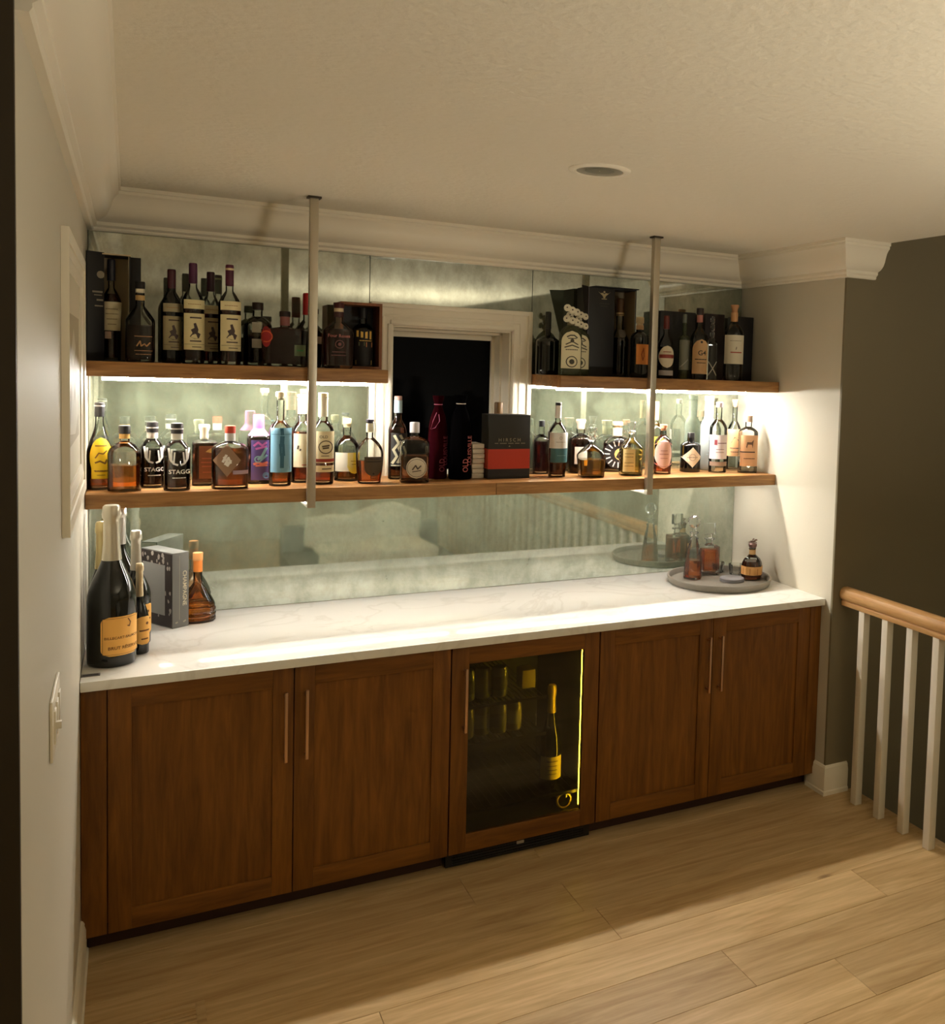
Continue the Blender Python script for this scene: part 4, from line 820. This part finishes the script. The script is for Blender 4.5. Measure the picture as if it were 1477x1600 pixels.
bottle('dark bottle with orange rectangular label beside the black eagle box', (2.2073, -0.2500, ZU), 0.2839, 0.0435, group='bottles on the upper shelves', zs=0.66, zn=0.76, rn=0.4, p=2, glass='dark', cap=('cork', (200, 178, 140), 0.14, 0.44), band=[((190, 150, 110), 0.79, 0.86)], labels=[{'shape': 'rect', 'x': 0.2, 'z': (0.22, 0.55), 'w': 0.7, 'col': (222, 140, 62), 'ink': [((170, 80, 30), [('l', [(0, 0.2), (-0.2, 0.5), (0.1, 0.8), (0.2, 0.4), (0, 0.2)], 0.05)])]}])
carton('plain black carton behind the shield labelled bottle on upper right shelf', 2.4050, 2.6078, -0.0900, 0.0750, ZU, 0.3336)
bottle('dark bottle with cream and red shield label just right of the post on upper shelf', (2.3501, -0.2500, ZU), 0.2991, 0.0381, group='bottles on the upper shelves', zs=0.52, zn=0.7, rn=0.36, p=1.6, liq=((34, 12, 10), 0.5), cap=('cyl', (96, 30, 22), 0.2, 0.38), labels=[{'shape': 'oval', 'x': 0.0, 'z': (0.17, 0.52), 'w': 0.95, 'col': (220, 206, 176), 'ink': [((150, 60, 46), [('l', [(-0.8, 0.52), (0.8, 0.52)], 0.16), ('w', -0.5, 0.5, 0.72, 0.06)])]}, {'shape': 'rect', 'x': 0.0, 'z': (0.05, 0.13), 'w': 0.9, 'col': (170, 160, 150)}])
bottle('slim grey green bottle with thin neck before the plain black carton', (2.4800, -0.2000, ZU), 0.3154, 0.0266, group='bottles on the upper shelves', zs=0.62, zn=0.68, rn=0.36, p=2, glass='green', cap=('cyl', (110, 116, 104), 0.12, 0.4), labels=[{'shape': 'rect', 'x': 0, 'z': (0.14, 0.6), 'w': 0.92, 'col': (128, 128, 110), 'ink': [((180, 178, 160), [('l', [(-0.8, 0.1), (0.6, 0.35)], 0.03)])]}])
bottle('clear bottle with rounded tan label reading G4 on upper right shelf', (2.5349, -0.2500, ZU), 0.3466, 0.0420, group='bottles on the upper shelves', zs=0.58, zn=0.72, rn=0.34, p=1.5, glass='clear', cap=('cyl', (46, 34, 34), 0.08, 0.44), band=[((170, 110, 100), 0.8, 0.9)], labels=[{'shape': 'arch', 'x': 0.06, 'z': (0.08, 0.56), 'w': 0.92, 'col': (200, 160, 112), 'ink': [((50, 46, 34), [('t', 'G4', 0.1, 0.6, 0.2), ('d', 0, 0.92, 0.035), ('w', -0.7, 0.7, 0.42, 0.05), ('w', -0.5, 0.6, 0.32, 0.04)])]}])
carton('dark maroon carton behind the G4 bottle on upper right shelf', 2.6589, 2.7744, -0.1000, 0.0850, ZU, 0.3344, col=(26, 12, 12))
bottle('cut crystal bottle with stacked bead neck in front of the maroon carton', (2.6343, -0.2100, ZU), 0.3126, 0.0269, group='bottles on the upper shelves', zs=0.55, zn=0.66, rn=0.44, p=1.5, glass='clear', facet=8, cap=('beads', (150, 150, 130), 0.34, 0.5), labels=[{'shape': 'none', 'x': 0, 'z': (0.06, 0.3), 'w': 0.9, 'ink': [((196, 190, 170), [('l', [(-0.8, 0.05), (0.8, 0.95)], 0.06), ('l', [(-0.8, 0.95), (0.8, 0.05)], 0.06)])]}])
carton('black carton at right end of upper right shelf', 2.8374, 2.9328, -0.1300, 0.1000, ZU, 0.3280)
bottle('clear bottle with white label and red line, rightmost bottle on upper right shelf', (2.7289, -0.2600, ZU), 0.3736, 0.0491, group='bottles on the upper shelves', zs=0.62, zn=0.76, rn=0.34, p=1.8, glass='clear', cap=('flare', (186, 134, 90), 0.1, 0.42), band=[((200, 150, 100), 0.78, 0.9)], labels=[{'shape': 'rect', 'x': 0, 'z': (0.22, 0.6), 'w': 0.97, 'col': (212, 204, 180), 'ink': [((170, 80, 60), [('l', [(-0.5, 0.4), (0.6, 0.4)], 0.04)]), ((120, 110, 90), [('w', -0.6, 0.6, 0.8, 0.03), ('l', [(0, 0.5), (0.05, 0.58)], 0.03)])]}])
bottle('largest champagne bottle with silver foil and orange label, at left end of the counter', (0.0842, -0.6000, ZC), 0.5268, 0.0718, group='champagne bottles on the counter', name='champagne_bottle', zs=0.4, zn=0.72, rn=0.32, p='S', glass='dark', cap=('foil', (206, 198, 178), 0.34, 0.36), labels=[{'shape': 'round', 'x': 0.16, 'z': (0.075, 0.32), 'w': 0.84, 'col': (247, 186, 92), 'ink': [((120, 72, 20), [('t', 'BILLECART-SALMON', 0, 0.46, 0.12), ('t', 'BRUT RÉSERVE', 0.05, 0.2, 0.11), ('l', [(0.25, 0.92), (0.38, 0.82), (0.32, 0.72), (0.22, 0.74)], 0.025), ('frame', 0.04)])]}], rot=18)
bottle('champagne bottle with gold foil half hidden behind the left of the largest one', (0.0504, -0.4200, ZC), 0.4458, 0.0416, group='champagne bottles on the counter', name='champagne_bottle', zs=0.4, zn=0.7, rn=0.34, p='S', glass='dark', cap=('foil', (222, 204, 150), 0.36, 0.4), labels=[{'shape': 'round', 'x': 0.0, 'z': (0.1, 0.33), 'w': 0.84, 'col': (247, 186, 92), 'ink': [((120, 72, 20), [('w', -0.6, 0.6, 0.5, 0.1), ('w', -0.4, 0.4, 0.2, 0.08), ('d', 0.3, 0.75, 0.05)])]}])
bottle('large champagne bottle with silver foil directly behind the largest one', (0.1034, -0.2400, ZC), 0.4673, 0.0583, group='champagne bottles on the counter', name='champagne_bottle', zs=0.46, zn=0.7, rn=0.34, p='S', glass='dark', cap=('foil', (210, 206, 200), 0.28, 0.38), labels=[{'shape': 'round', 'x': 0.0, 'z': (0.1, 0.33), 'w': 0.84, 'col': (247, 186, 92), 'ink': [((120, 72, 20), [('w', -0.6, 0.6, 0.5, 0.1), ('w', -0.4, 0.4, 0.2, 0.08), ('d', 0.3, 0.75, 0.05)])]}])
bottle('champagne bottle with white foil standing between the half bottle and the book', (0.1552, -0.3850, ZC), 0.4035, 0.0463, group='champagne bottles on the counter', name='champagne_bottle', zs=0.42, zn=0.7, rn=0.32, p='S', glass='dark', cap=('foil', (214, 208, 196), 0.34, 0.38), labels=[{'shape': 'round', 'x': 0.25, 'z': (0.1, 0.36), 'w': 0.8, 'col': (247, 186, 92), 'ink': [((120, 72, 20), [('w', -0.6, 0.6, 0.5, 0.1), ('w', -0.4, 0.4, 0.2, 0.08), ('d', 0.3, 0.75, 0.05)])]}], rot=20)
bottle('small half bottle of champagne with orange label at the foot of the largest one', (0.1650, -0.5150, ZC), 0.3112, 0.0287, group='champagne bottles on the counter', name='champagne_bottle', zs=0.36, zn=0.66, rn=0.36, p='S', glass='dark', cap=('foil', (226, 206, 170), 0.36, 0.42), labels=[{'shape': 'round', 'x': 0.2, 'z': (0.11, 0.42), 'w': 0.88, 'col': (247, 186, 92), 'ink': [((120, 72, 20), [('w', -0.6, 0.6, 0.5, 0.1), ('w', -0.4, 0.4, 0.2, 0.08), ('d', 0.3, 0.75, 0.05)])]}], rot=20)
bottle('amber decanter bottle with ribbed bell shaped base beside the champagne book', (0.3651, -0.1350, ZC), 0.2669, 0.0644, name='decanter', zs=0.2, zn=0.56, rn=0.24, p=1.25, liq=((250, 180, 70), 0.24), cap=('cyl', (214, 150, 90), 0.1, 0.28), band=[((236, 140, 60), 0.72, 0.9)], ribs=3, tint=(250, 214, 180))

# ------------------------------------------------------------------ champagne book beside the bottles
bk = thing('book', 'thick grey slipcased book with CHAMPAGNE on its spine standing on the counter', 'book', (.275, -.238, ZC), math.radians(30))
grey = paper((112, 112, 108), .55)
BW, BD, BH = .064, .20, .286
box('slipcase', 0, BW, 0, BD, 0, BH, grey, bk, .0012)
box('page_block', .004, BW - .004, .01, BD + .0012, .004, BH - .004, paper((214, 212, 204)), bk)
flat_print('spine_lettering', [('t', 'CHAMPAGNE', 0, 0, .022, 1)], 1, 1, (.047, 0, BH * .52), (0, 0, -1), (1, 0, 0), paper((214, 206, 176)), bk)
flat_print('spine_lines', [('l', [(.42 * BW, .03), (.42 * BW, BH - .012)], .0012), ('l', [(.68 * BW, .02), (.80 * BW, .024)], .006), ('l', [(.2 * BW, .02), (.3 * BW, .022)], .006)], 1, 1, (0, 0, 0), (1, 0, 0), (0, 0, 1), paper((164, 160, 140)), bk)
# cover with dark photograph pattern and plain title patch, on the face turned to the left
cov = box('cover', -.0012, .0002, .004, BD - .002, .004, BH - .004, paper((46, 34, 34)), bk)
rc = random.Random(11)
V = []; F = []
for i in range(46):
    y0, z0 = rc.uniform(.012, BD - .012), rc.uniform(.012, BH - .012); rr = rc.uniform(.005, .011); b0 = len(V); k = rc.choice((5, 6, 7)); ph = rc.random()
    V += [(-.0016, y0 + rr * rc.uniform(.5, 1) * math.cos(ph + q * 6.283 / k), z0 + rr * 1.3 * rc.uniform(.6, 1) * math.sin(ph + q * 6.283 / k)) for q in range(k)]; F.append(tuple(range(b0, b0 + k)))
mesh_obj('cover_photograph', V, F, paper((176, 166, 158)), cov)
box('title_patch', -.0026, -.0018, .045, BD - .012, .045, BH - .05, paper((158, 158, 154)), cov)

# ------------------------------------------------------------------ round tray with decanters
tx, ty, tr = 2.662, -.31, .258
tray = thing('round_tray', 'round grey tray holding decanters at right end of the counter', 'tray', (tx, ty, ZC))
tm = noise_paint('tray_concrete', (134, 128, 118), .55, .2, 90)
lathe('tray_body', [(0, tr * .93), (.004, tr * .97), (.030, tr), (.034, tr - .002), (.034, tr - .009), (.030, tr - .011), (.009, tr - .016), (.008, .0)], tm, tray, 64, closed=False)
crys = thin_glass('crystal', (.94, .95, .94), gloss=1., haze=(.85, .86, .84), hazef=.03)
def facet_body(name, prof, mat, parent, seg=12, sm=None): return lathe(name, prof, mat, parent, seg, sm=sm)
T0 = ZC + .0085
def tpos(x, y): return (x, y, T0)
g = 'crystal decanters on the tray'
d1 = thing('decanter', 'tall tapered crystal decanter with ball stopper on the tray', 'decanter', tpos(2.560, -.225), 0, g)
facet_body('glass_body', [(0, .042), (.006, .046), (.07, .042), (.15, .030), (.195, .020), (.200, .024), (.204, .024), (.207, .015), (.225, .014), (.229, .024), (.234, .024)], crys, d1)
facet_body('liquid', [(.010, .040), (.05, .0395), (.095, .035)], liquid((255, 116, 46)), d1)
facet_body('stopper', [(.230, .012), (.240, .012), (.252, .010), (.256, .016), (.266, .026), (.280, .032), (.294, .031), (.308, .024), (.316, .012), (.318, .002)], crys, d1, 10)
d2 = thing('decanter', 'square cut crystal decanter with square stopper on the tray', 'decanter', tpos(2.690, -.165), math.radians(-12), g)
bm = bmesh.new(); add_box(bm, -.044, .044, -.044, .044, 0, .150, .008); bm_obj('glass_body', bm, crys, d2, 40)
facet_body('neck', [(.148, .026), (.156, .018), (.176, .016), (.180, .028), (.185, .028)], crys, d2)
bm = bmesh.new(); add_box(bm, -.038, .038, -.038, .038, .022, .130, .006); bm_obj('liquid', bm, liquid((250, 104, 38)), d2, 40)
bm = bmesh.new(); add_box(bm, -.031, .031, -.014, .014, .205, .262, .005); add_box(bm, -.014, .014, -.012, .012, .184, .207, .004); bm_obj('stopper', bm, crys, d2, 40)
bm = bmesh.new()
for a in range(-2, 3):
    for s in (1, -1):
        add_box(bm, a * .016 - .0012, a * .016 + .0012, -.0462, -.0440, .02, .075)
bm_obj('cut_facets', bm, crys, d2)
tb = thing('tumbler', 'small clear cut glass tumbler on the tray behind the grey coasters', 'glass', tpos(2.818, -.225), 0, 'tumblers on the tray')
facet_body('glass_body', [(0, .030), (.003, .033), (.055, .039), (.056, .036), (.012, .030), (.010, .004)], crys, tb, 14)
facet_body('base_star', [(.001, .028), (.009, .028)], crys, tb, 14)
tb2 = thing('tumbler', 'clear cut glass tumbler on the tray next to the square decanter', 'glass', tpos(2.760, -.140), 0, 'tumblers on the tray')
facet_body('glass_body', [(0, .028), (.003, .031), (.052, .037), (.053, .034), (.012, .028), (.010, .004)], crys, tb2, 14)
facet_body('base_star', [(.001, .026), (.009, .026)], crys, tb2, 14)
cs = thing('coaster_stack', 'round grey stone coasters lying on the tray in front of the tumblers', 'coasters', tpos(2.715, -.345))
for i in range(2):
    lathe('coaster', [(i * .009, .058), (i * .009 + .001, .060), (i * .009 + .0075, .060), (i * .009 + .0085, .058)], principled('coaster_slate', (136, 134, 138), .45), cs, 40)
bl = thing('bottle', 'round bourbon bottle with horse and rider stopper on the tray', 'bottle', tpos(2.832, -.345), math.radians(-22))
W = .054
prof = [(0, W * .8), (.006, W * .93), (.03, W), (.060, W), (.085, W * .93), (.105, W * .74), (.118, W * .46), (.126, W * .30), (.150, W * .28), (.152, W * .34), (.160, W * .34)]
lathe('glass_body', prof, thin_glass('clear_glass', (.93, .95, .93)), bl, 8, sm=30)
lathe('liquid', [(.006, W * .84), (.03, W * .94), (.060, W * .94), (.084, W * .88), (.094, W * .80)], liquid((120, 46, 24)), bl, 16)
lathe('paper_band', [(.028, W * 1.012), (.070, W * 1.012)], paper((214, 158, 92)), bl, 8, closed=False)
lathe('cap', [(.126, W * .31), (.150, W * .31)], paper((190, 150, 96)), bl, 16, closed=False)
lathe('stopper', [(.158, .014), (.166, .021), (.178, .022), (.184, .014)], principled('stopper_pewter', (120, 92, 84), .35, .6), bl, 16)
HV = [(-.020, 0, .184), (-.014, 0, .192), (-.006, 0, .190), (.004, 0, .191), (.012, 0, .198), (.022, 0, .197), (.016, 0, .190), (.008, 0, .184)]
hm = principled('stopper_pewter', (120, 92, 84), .35, .6)
tube('horse_body', [(-.012, 0, .190), (.0, 0, .189), (.009, 0, .192), (.015, 0, .198), (.022, 0, .197)], .0042, hm, bl)
tube('horse_legs', [(-.022, 0, .186), (-.012, 0, .189), (-.016, 0, .182)], .0016, hm, bl)
tube('horse_legs', [(.020, 0, .184), (.010, 0, .189), (.004, 0, .182)], .0016, hm, bl)
tube('rider', [(-.002, 0, .191), (-.001, 0, .199), (.006, 0, .204)], .0034, hm, bl)

# ------------------------------------------------------------------ small grey pop-up outlet strip at the counter's left end
po = thing('countertop_outlet', 'small grey metal pop up outlet flap at front left of the counter', 'outlet', (.030, -.725, ZC))
box('plate', -.028, .024, -.012, .012, 0, .003, principled('outlet_grey', (120, 118, 118), .4, .5), po, .001)
box('flap', -.024, .020, -.010, -.002, .003, .006, principled('outlet_dark', (84, 82, 84), .4, .5), po, .001)

# ------------------------------------------------------------------ things in the fridge
cb = thing('champagne_bottle', 'champagne bottle with yellow lit label and foil inside the fridge', 'bottle', (1.648, YD + .13, .206), math.radians(-10))
lathe('glass_body', [(0, .040), (.006, .0435), (.17, .0435), (.22, .038), (.27, .025), (.31, .0175), (.36, .015)], principled('dark_green_glass', (14, 16, 12), .07, spec=.6), cb)
lathe('foil', [(.315, .0178), (.36, .0160), (.385, .0160), (.388, .0185), (.405, .0190), (.425, .0175), (.43, .014)], principled('gold_foil', (226, 196, 60), .35, .5), cb)
V = []; F = []
for i in range(2):
    for j in range(17):
        a = -math.pi / 2 + (j / 16 - .5) * 2.7; V.append((.0442 * math.cos(a), .0442 * math.sin(a), .045 + i * .095))
for j in range(16): F.append((j, j + 1, 17 + j + 1, 17 + j))
lb = mesh_obj('label', V, F, paper((228, 206, 40)), cb, smooth=True)
Vp, Fp = draw([('w', -.6, .6, .80, .12), ('w', -.5, .5, .60, .08), ('w', -.5, .5, .42, .08), ('w', -.4, .4, .25, .08)], .038, .095)
mesh_obj('label_print', [(x, -math.sqrt(max(.0447 ** 2 - x * x, 1e-6)), .045 + yv) for x, yv in Vp], Fp, paper((110, 92, 10)), lb)
wb = thing('wine_bottle', 'wine bottle lying on the bottom rack of the fridge, base towards the glass', 'bottle', (1.690, YD + .075, .1615), 0)
o = lathe('glass_body', [(0, .030), (.004, .036), (.19, .036), (.24, .016), (.30, .014)], principled('dark_green_glass', (14, 16, 12), .07, spec=.6), wb); o.rotation_euler = (-math.pi / 2, 0, 0)
o = lathe('base_ring', [(-.003, .026), (-.003, .032), (.002, .036), (.003, .026)], principled('gold_foil', (226, 196, 60), .35, .5), wb, closed=False); o.rotation_euler = (-math.pi / 2, 0, 0)
cn = 0
for z, xs, col in ((.624, (1.285, 1.352, 1.419), (196, 196, 180)), (.474, (1.285, 1.352, 1.419, 1.486), (176, 170, 130))):
    for i, x in enumerate(xs):
        c = thing('drink_can', ('%s drink can on the %s fridge rack' % (('leftmost', 'second', 'third', 'fourth')[i] + (' silver' if z > .6 else ' pale'), 'top' if z > .6 else 'middle')), 'can', (x, YD + .13 + .01 * (i % 2), z), 0, 'drink cans in the fridge')
        lathe('can_body', [(0, .026), (.006, .0315), (.105, .0315), (.116, .027), (.119, .0268), (.117, .025)], principled('can_%d' % col[0], col, .3, .5), c, 20)
        lathe('can_wrap', [(.03, .0319), (.085, .0319)], paper((206, 200, 170) if i % 2 else (150, 146, 130)), c, 20, closed=False)
lf = box('fridge_carton', 1.528, 1.585, YD + .16, YD + .23, .6245, .70, paper((190, 166, 40)), None, .002); tag(lf, 'small yellow carton on the top fridge rack behind the champagne bottle', 'carton')

# ------------------------------------------------------------------ recessed ceiling light (off)
cl = thing('recessed_light', 'round recessed ceiling light, switched off', 'light', (1.393, -1.502, HC))
lathe('trim_ring', [(-.001, .070), (-.006, .074), (-.006, .090), (-.001, .097), (0, .097)], trim_m, cl, 40, closed=False)
lathe('baffle', [(-.004, .0715), (-.0022, .050), (-.0018, .044)], principled('baffle_grey', (150, 146, 130), .6), cl, 40, closed=False)
lathe('lens', [(-.0030, .046), (-.0030, .002)], principled('frosted_lens', (120, 120, 104), .5), cl, 40, closed=False)

# ------------------------------------------------------------------ picture frame and switch plate on the left wall
pf = thing('picture_frame', 'cream moulded picture frame hanging on the left wall', 'picture', (0, -1.165, 1.865))
fy, fz, fw = .475, .355, .085
def ring_frame(name, a, b, x0, x1, mat):
    """rectangular ring between half sizes a (outer) and b (inner), x0 outer face, x1 inner face height"""
    V = [(.0005, -a[0], -a[1]), (.0005, a[0], -a[1]), (.0005, a[0], a[1]), (.0005, -a[0], a[1]), (x0, -a[0], -a[1]), (x0, a[0], -a[1]), (x0, a[0], a[1]), (x0, -a[0], a[1]), (x1, -b[0], -b[1]), (x1, b[0], -b[1]), (x1, b[0], b[1]), (x1, -b[0], b[1]), (.0005, -b[0], -b[1]), (.0005, b[0], -b[1]), (.0005, b[0], b[1]), (.0005, -b[0], b[1])]
    F = []
    for s in (0, 4, 8):
        for i in range(4):
            j = (i + 1) % 4; F.append((s + i, s + j, s + 4 + j, s + 4 + i))
    return mesh_obj(name, V, F, mat, pf)
ring_frame('outer_moulding', (fy, fz), (fy - .03, fz - .03), .017, .015, trim_m)
ring_frame('middle_moulding', (fy - .03, fz - .03), (fy - .06, fz - .06), .011, .013, trim_m)
ring_frame('inner_moulding', (fy - .06, fz - .06), (fy - fw, fz - fw), .012, .007, trim_m)
box('mat_board', .0005, .004, -fy + fw, fy - fw, -fz + fw, fz - fw, paper((214, 206, 182)), pf)
pc = box('picture', .0041, .0052, -.28, .28, -.17, .17, paper((176, 164, 134)), pf)
flat_print('brush_marks', [('p', [(-.8, .1), (-.3, .5), (.1, .3), (.5, .6), (.8, .2), (.2, .05)]), ('p', [(-.6, .7), (-.1, .9), (.3, .75), (-.2, .6)])], .28, .34, (.0052, 0, -.17), (0, 1, 0), (0, 0, 1), paper((206, 198, 176)), pc)

sp = thing('switch_plate', 'cream triple light switch plate on the left wall', 'switch', (0, -1.955, 1.200))
box('plate', .0005, .006, -.105, .105, -.060, .060, trim_m, sp, .002)
for i in (-1, 0, 1):
    o = box('rocker', .005, .0095, i * .062 - .016, i * .062 + .016, -.033, .033, principled('rocker_white', (228, 222, 206), .35), sp, .0015)
o = box('toggle', .008, .019, -.078, -.066, -.002, .012, principled('rocker_white', (228, 222, 206), .35), sp, .001)

# ------------------------------------------------------------------ flush wooden floor vent
fv = thing('floor_vent', 'flush wooden floor vent by the left wall', 'vent', (.19, -1.235, 0))
box('frame_side', -.14, -.115, -.09, .09, .0002, .005, floor_m, fv, .001); box('frame_side', .115, .14, -.09, .09, .0002, .005, floor_m, fv, .001)
box('frame_end', -.115, .115, .065, .09, .0002, .005, floor_m, fv, .001); box('frame_end', -.115, .115, -.09, -.065, .0002, .005, floor_m, fv, .001)
for i in range(7): box('slat', -.115, .115, -.058 + i * .0185, -.048 + i * .0185, .0002, .0042, floor_m, fv)

# ------------------------------------------------------------------ stair railing
rl = thing('stair_railing', 'oak handrail on cream square balusters along the stairwell', 'railing', (3.014, 0, 0))
bal_m = principled('baluster_paint', (226, 218, 200), .4)
rail_m = wood('rail_oak', (190, 138, 82), (232, 186, 128), 'Y', .8, .35)
y0, y1 = YE - .004, -5.6
V = []; F = []
prof = [(-.020, .892), (.020, .892), (.022, .900), (.022, .912), (.016, .918), (.026, .922), (.033, .936), (.033, .952), (.026, .968), (.012, .976), (-.012, .976), (-.026, .968), (-.033, .952), (-.033, .936), (-.026, .922), (-.016, .918), (-.022, .912), (-.022, .900)]
for yy in (y0, y1):
    V += [(x, yy, z) for x, z in prof]
k = len(prof)
for j in range(k): F.append((j, (j + 1) % k, k + (j + 1) % k, k + j))
F.append(tuple(range(k))); F.append(tuple(reversed(range(k, 2 * k))))
mesh_obj('handrail', V, F, rail_m, rl, smooth=True, angle=35)
bm = bmesh.new(); add_box(bm, -.018, .018, -.018, .018, 0, .8925, .002)
b0 = bm_obj('baluster', bm, bal_m, rl, 40); b0.location = (0, -.985, .001)
yy = -.985 - .152
while yy > -5.5:
    c = b0.copy(); COL.objects.link(c); c.parent = rl; c.location = (0, yy, .001); yy -= .152
nw = box('newel_post', -.045, .045, y1 - .09, y1, .001, 1.10, bal_m, rl, .004)
box('newel_cap', -.058, .058, y1 - .103, y1 + .013, 1.10, 1.13, rail_m, rl, .004)

# ------------------------------------------------------------------ upholstered bench with a pale throw, seen in the mirror
be = thing('upholstered_bench', 'grey upholstered bench under the pale throw, reflected in the mirror', 'bench', (1.78, -3.42, 0))
fab = noise_paint('bench_fabric', (120, 118, 112), .9, .3, 300)
box('seat', -.62, .62, -.26, .26, .16, .44, fab, be, .03)
box('backrest', -.62, .62, -.34, -.22, .30, .64, fab, be, .03)
for sx in (-1, 1):
    for sy in (-1, 1): box('leg', sx * .54 - .02, sx * .54 + .02, sy * .2 - .02, sy * .2 + .02, .001, .165, cab_m, be, .003)
th = []; nx, ny = 44, 34; rq = random.Random(2)
V = []; F = []
for i in range(nx + 1):
    for j in range(ny + 1):
        u, v = i / nx, j / ny
        x = -.44 + .90 * u; s = v * 1.15 - .10       # s runs from behind the backrest over it and down to the seat front
        if s < .18: y_, z_ = -.355, .47 + s
        elif s < .34: y_, z_ = -.355 + (s - .18), .655 + .02 * math.sin((s - .18) / .16 * math.pi)
        elif s < .50: y_, z_ = -.195 + .02 * (s - .34), .65 - (s - .34)
        elif s < .94: y_, z_ = -.19 + (s - .50), .475
        else: y_, z_ = .265, .475 - (s - .94)
        hump = .10 * math.exp(-((u - .72) / .22) ** 2) * math.exp(-((s - .30) / .25) ** 2)
        wr = .012 * math.sin(13 * u + 5 * math.sin(4 * v)) + .010 * math.sin(21 * u * v + 3 * v)
        V.append((x + .02 * math.sin(9 * v), y_ + (wr if s > .94 or s < .18 else 0), z_ + hump + abs(wr) + .012))
for i in range(nx):
    for j in range(ny):
        a = i * (ny + 1) + j; F.append((a, a + ny + 1, a + ny + 2, a + 1))
tw = mesh_obj('throw_blanket', V, F, principled('throw_cotton', (226, 220, 204), .9), None, smooth=True)
tw.location = (1.78, -3.42, 0); md = tw.modifiers.new('thickness', 'SOLIDIFY'); md.thickness = .012; md.offset = 1
tag(tw, 'pale cream throw draped over the bench, reflected in the mirror', 'blanket')

# ------------------------------------------------------------------ unseen uplight, added behind the camera as general fill
fill_light = thing('fill_uplight', 'unseen fill uplight added behind the camera, upturned metal bowl on a pole', 'fill_light', (2.45, -4.2, 0))
lathe('fill_base', [(.001, .15), (.02, .15), (.026, .14), (.03, .012)], nickel_m, fill_light, 32)
lathe('pole', [(.028, .011), (1.06, .011)], nickel_m, fill_light, 16)
lathe('bowl', [(1.055, .03), (1.07, .14), (1.09, .25), (1.125, .33), (1.128, .33), (1.095, .245), (1.078, .138), (1.072, .02)], nickel_m, fill_light, 40, closed=False, sm=60)
lathe('fill_glow', [(1.102, .25), (1.112, .15), (1.116, .004)], emission('fill_emission', (1., .92, .77), FILL_STRENGTH), fill_light, 32, closed=False, sm=60)
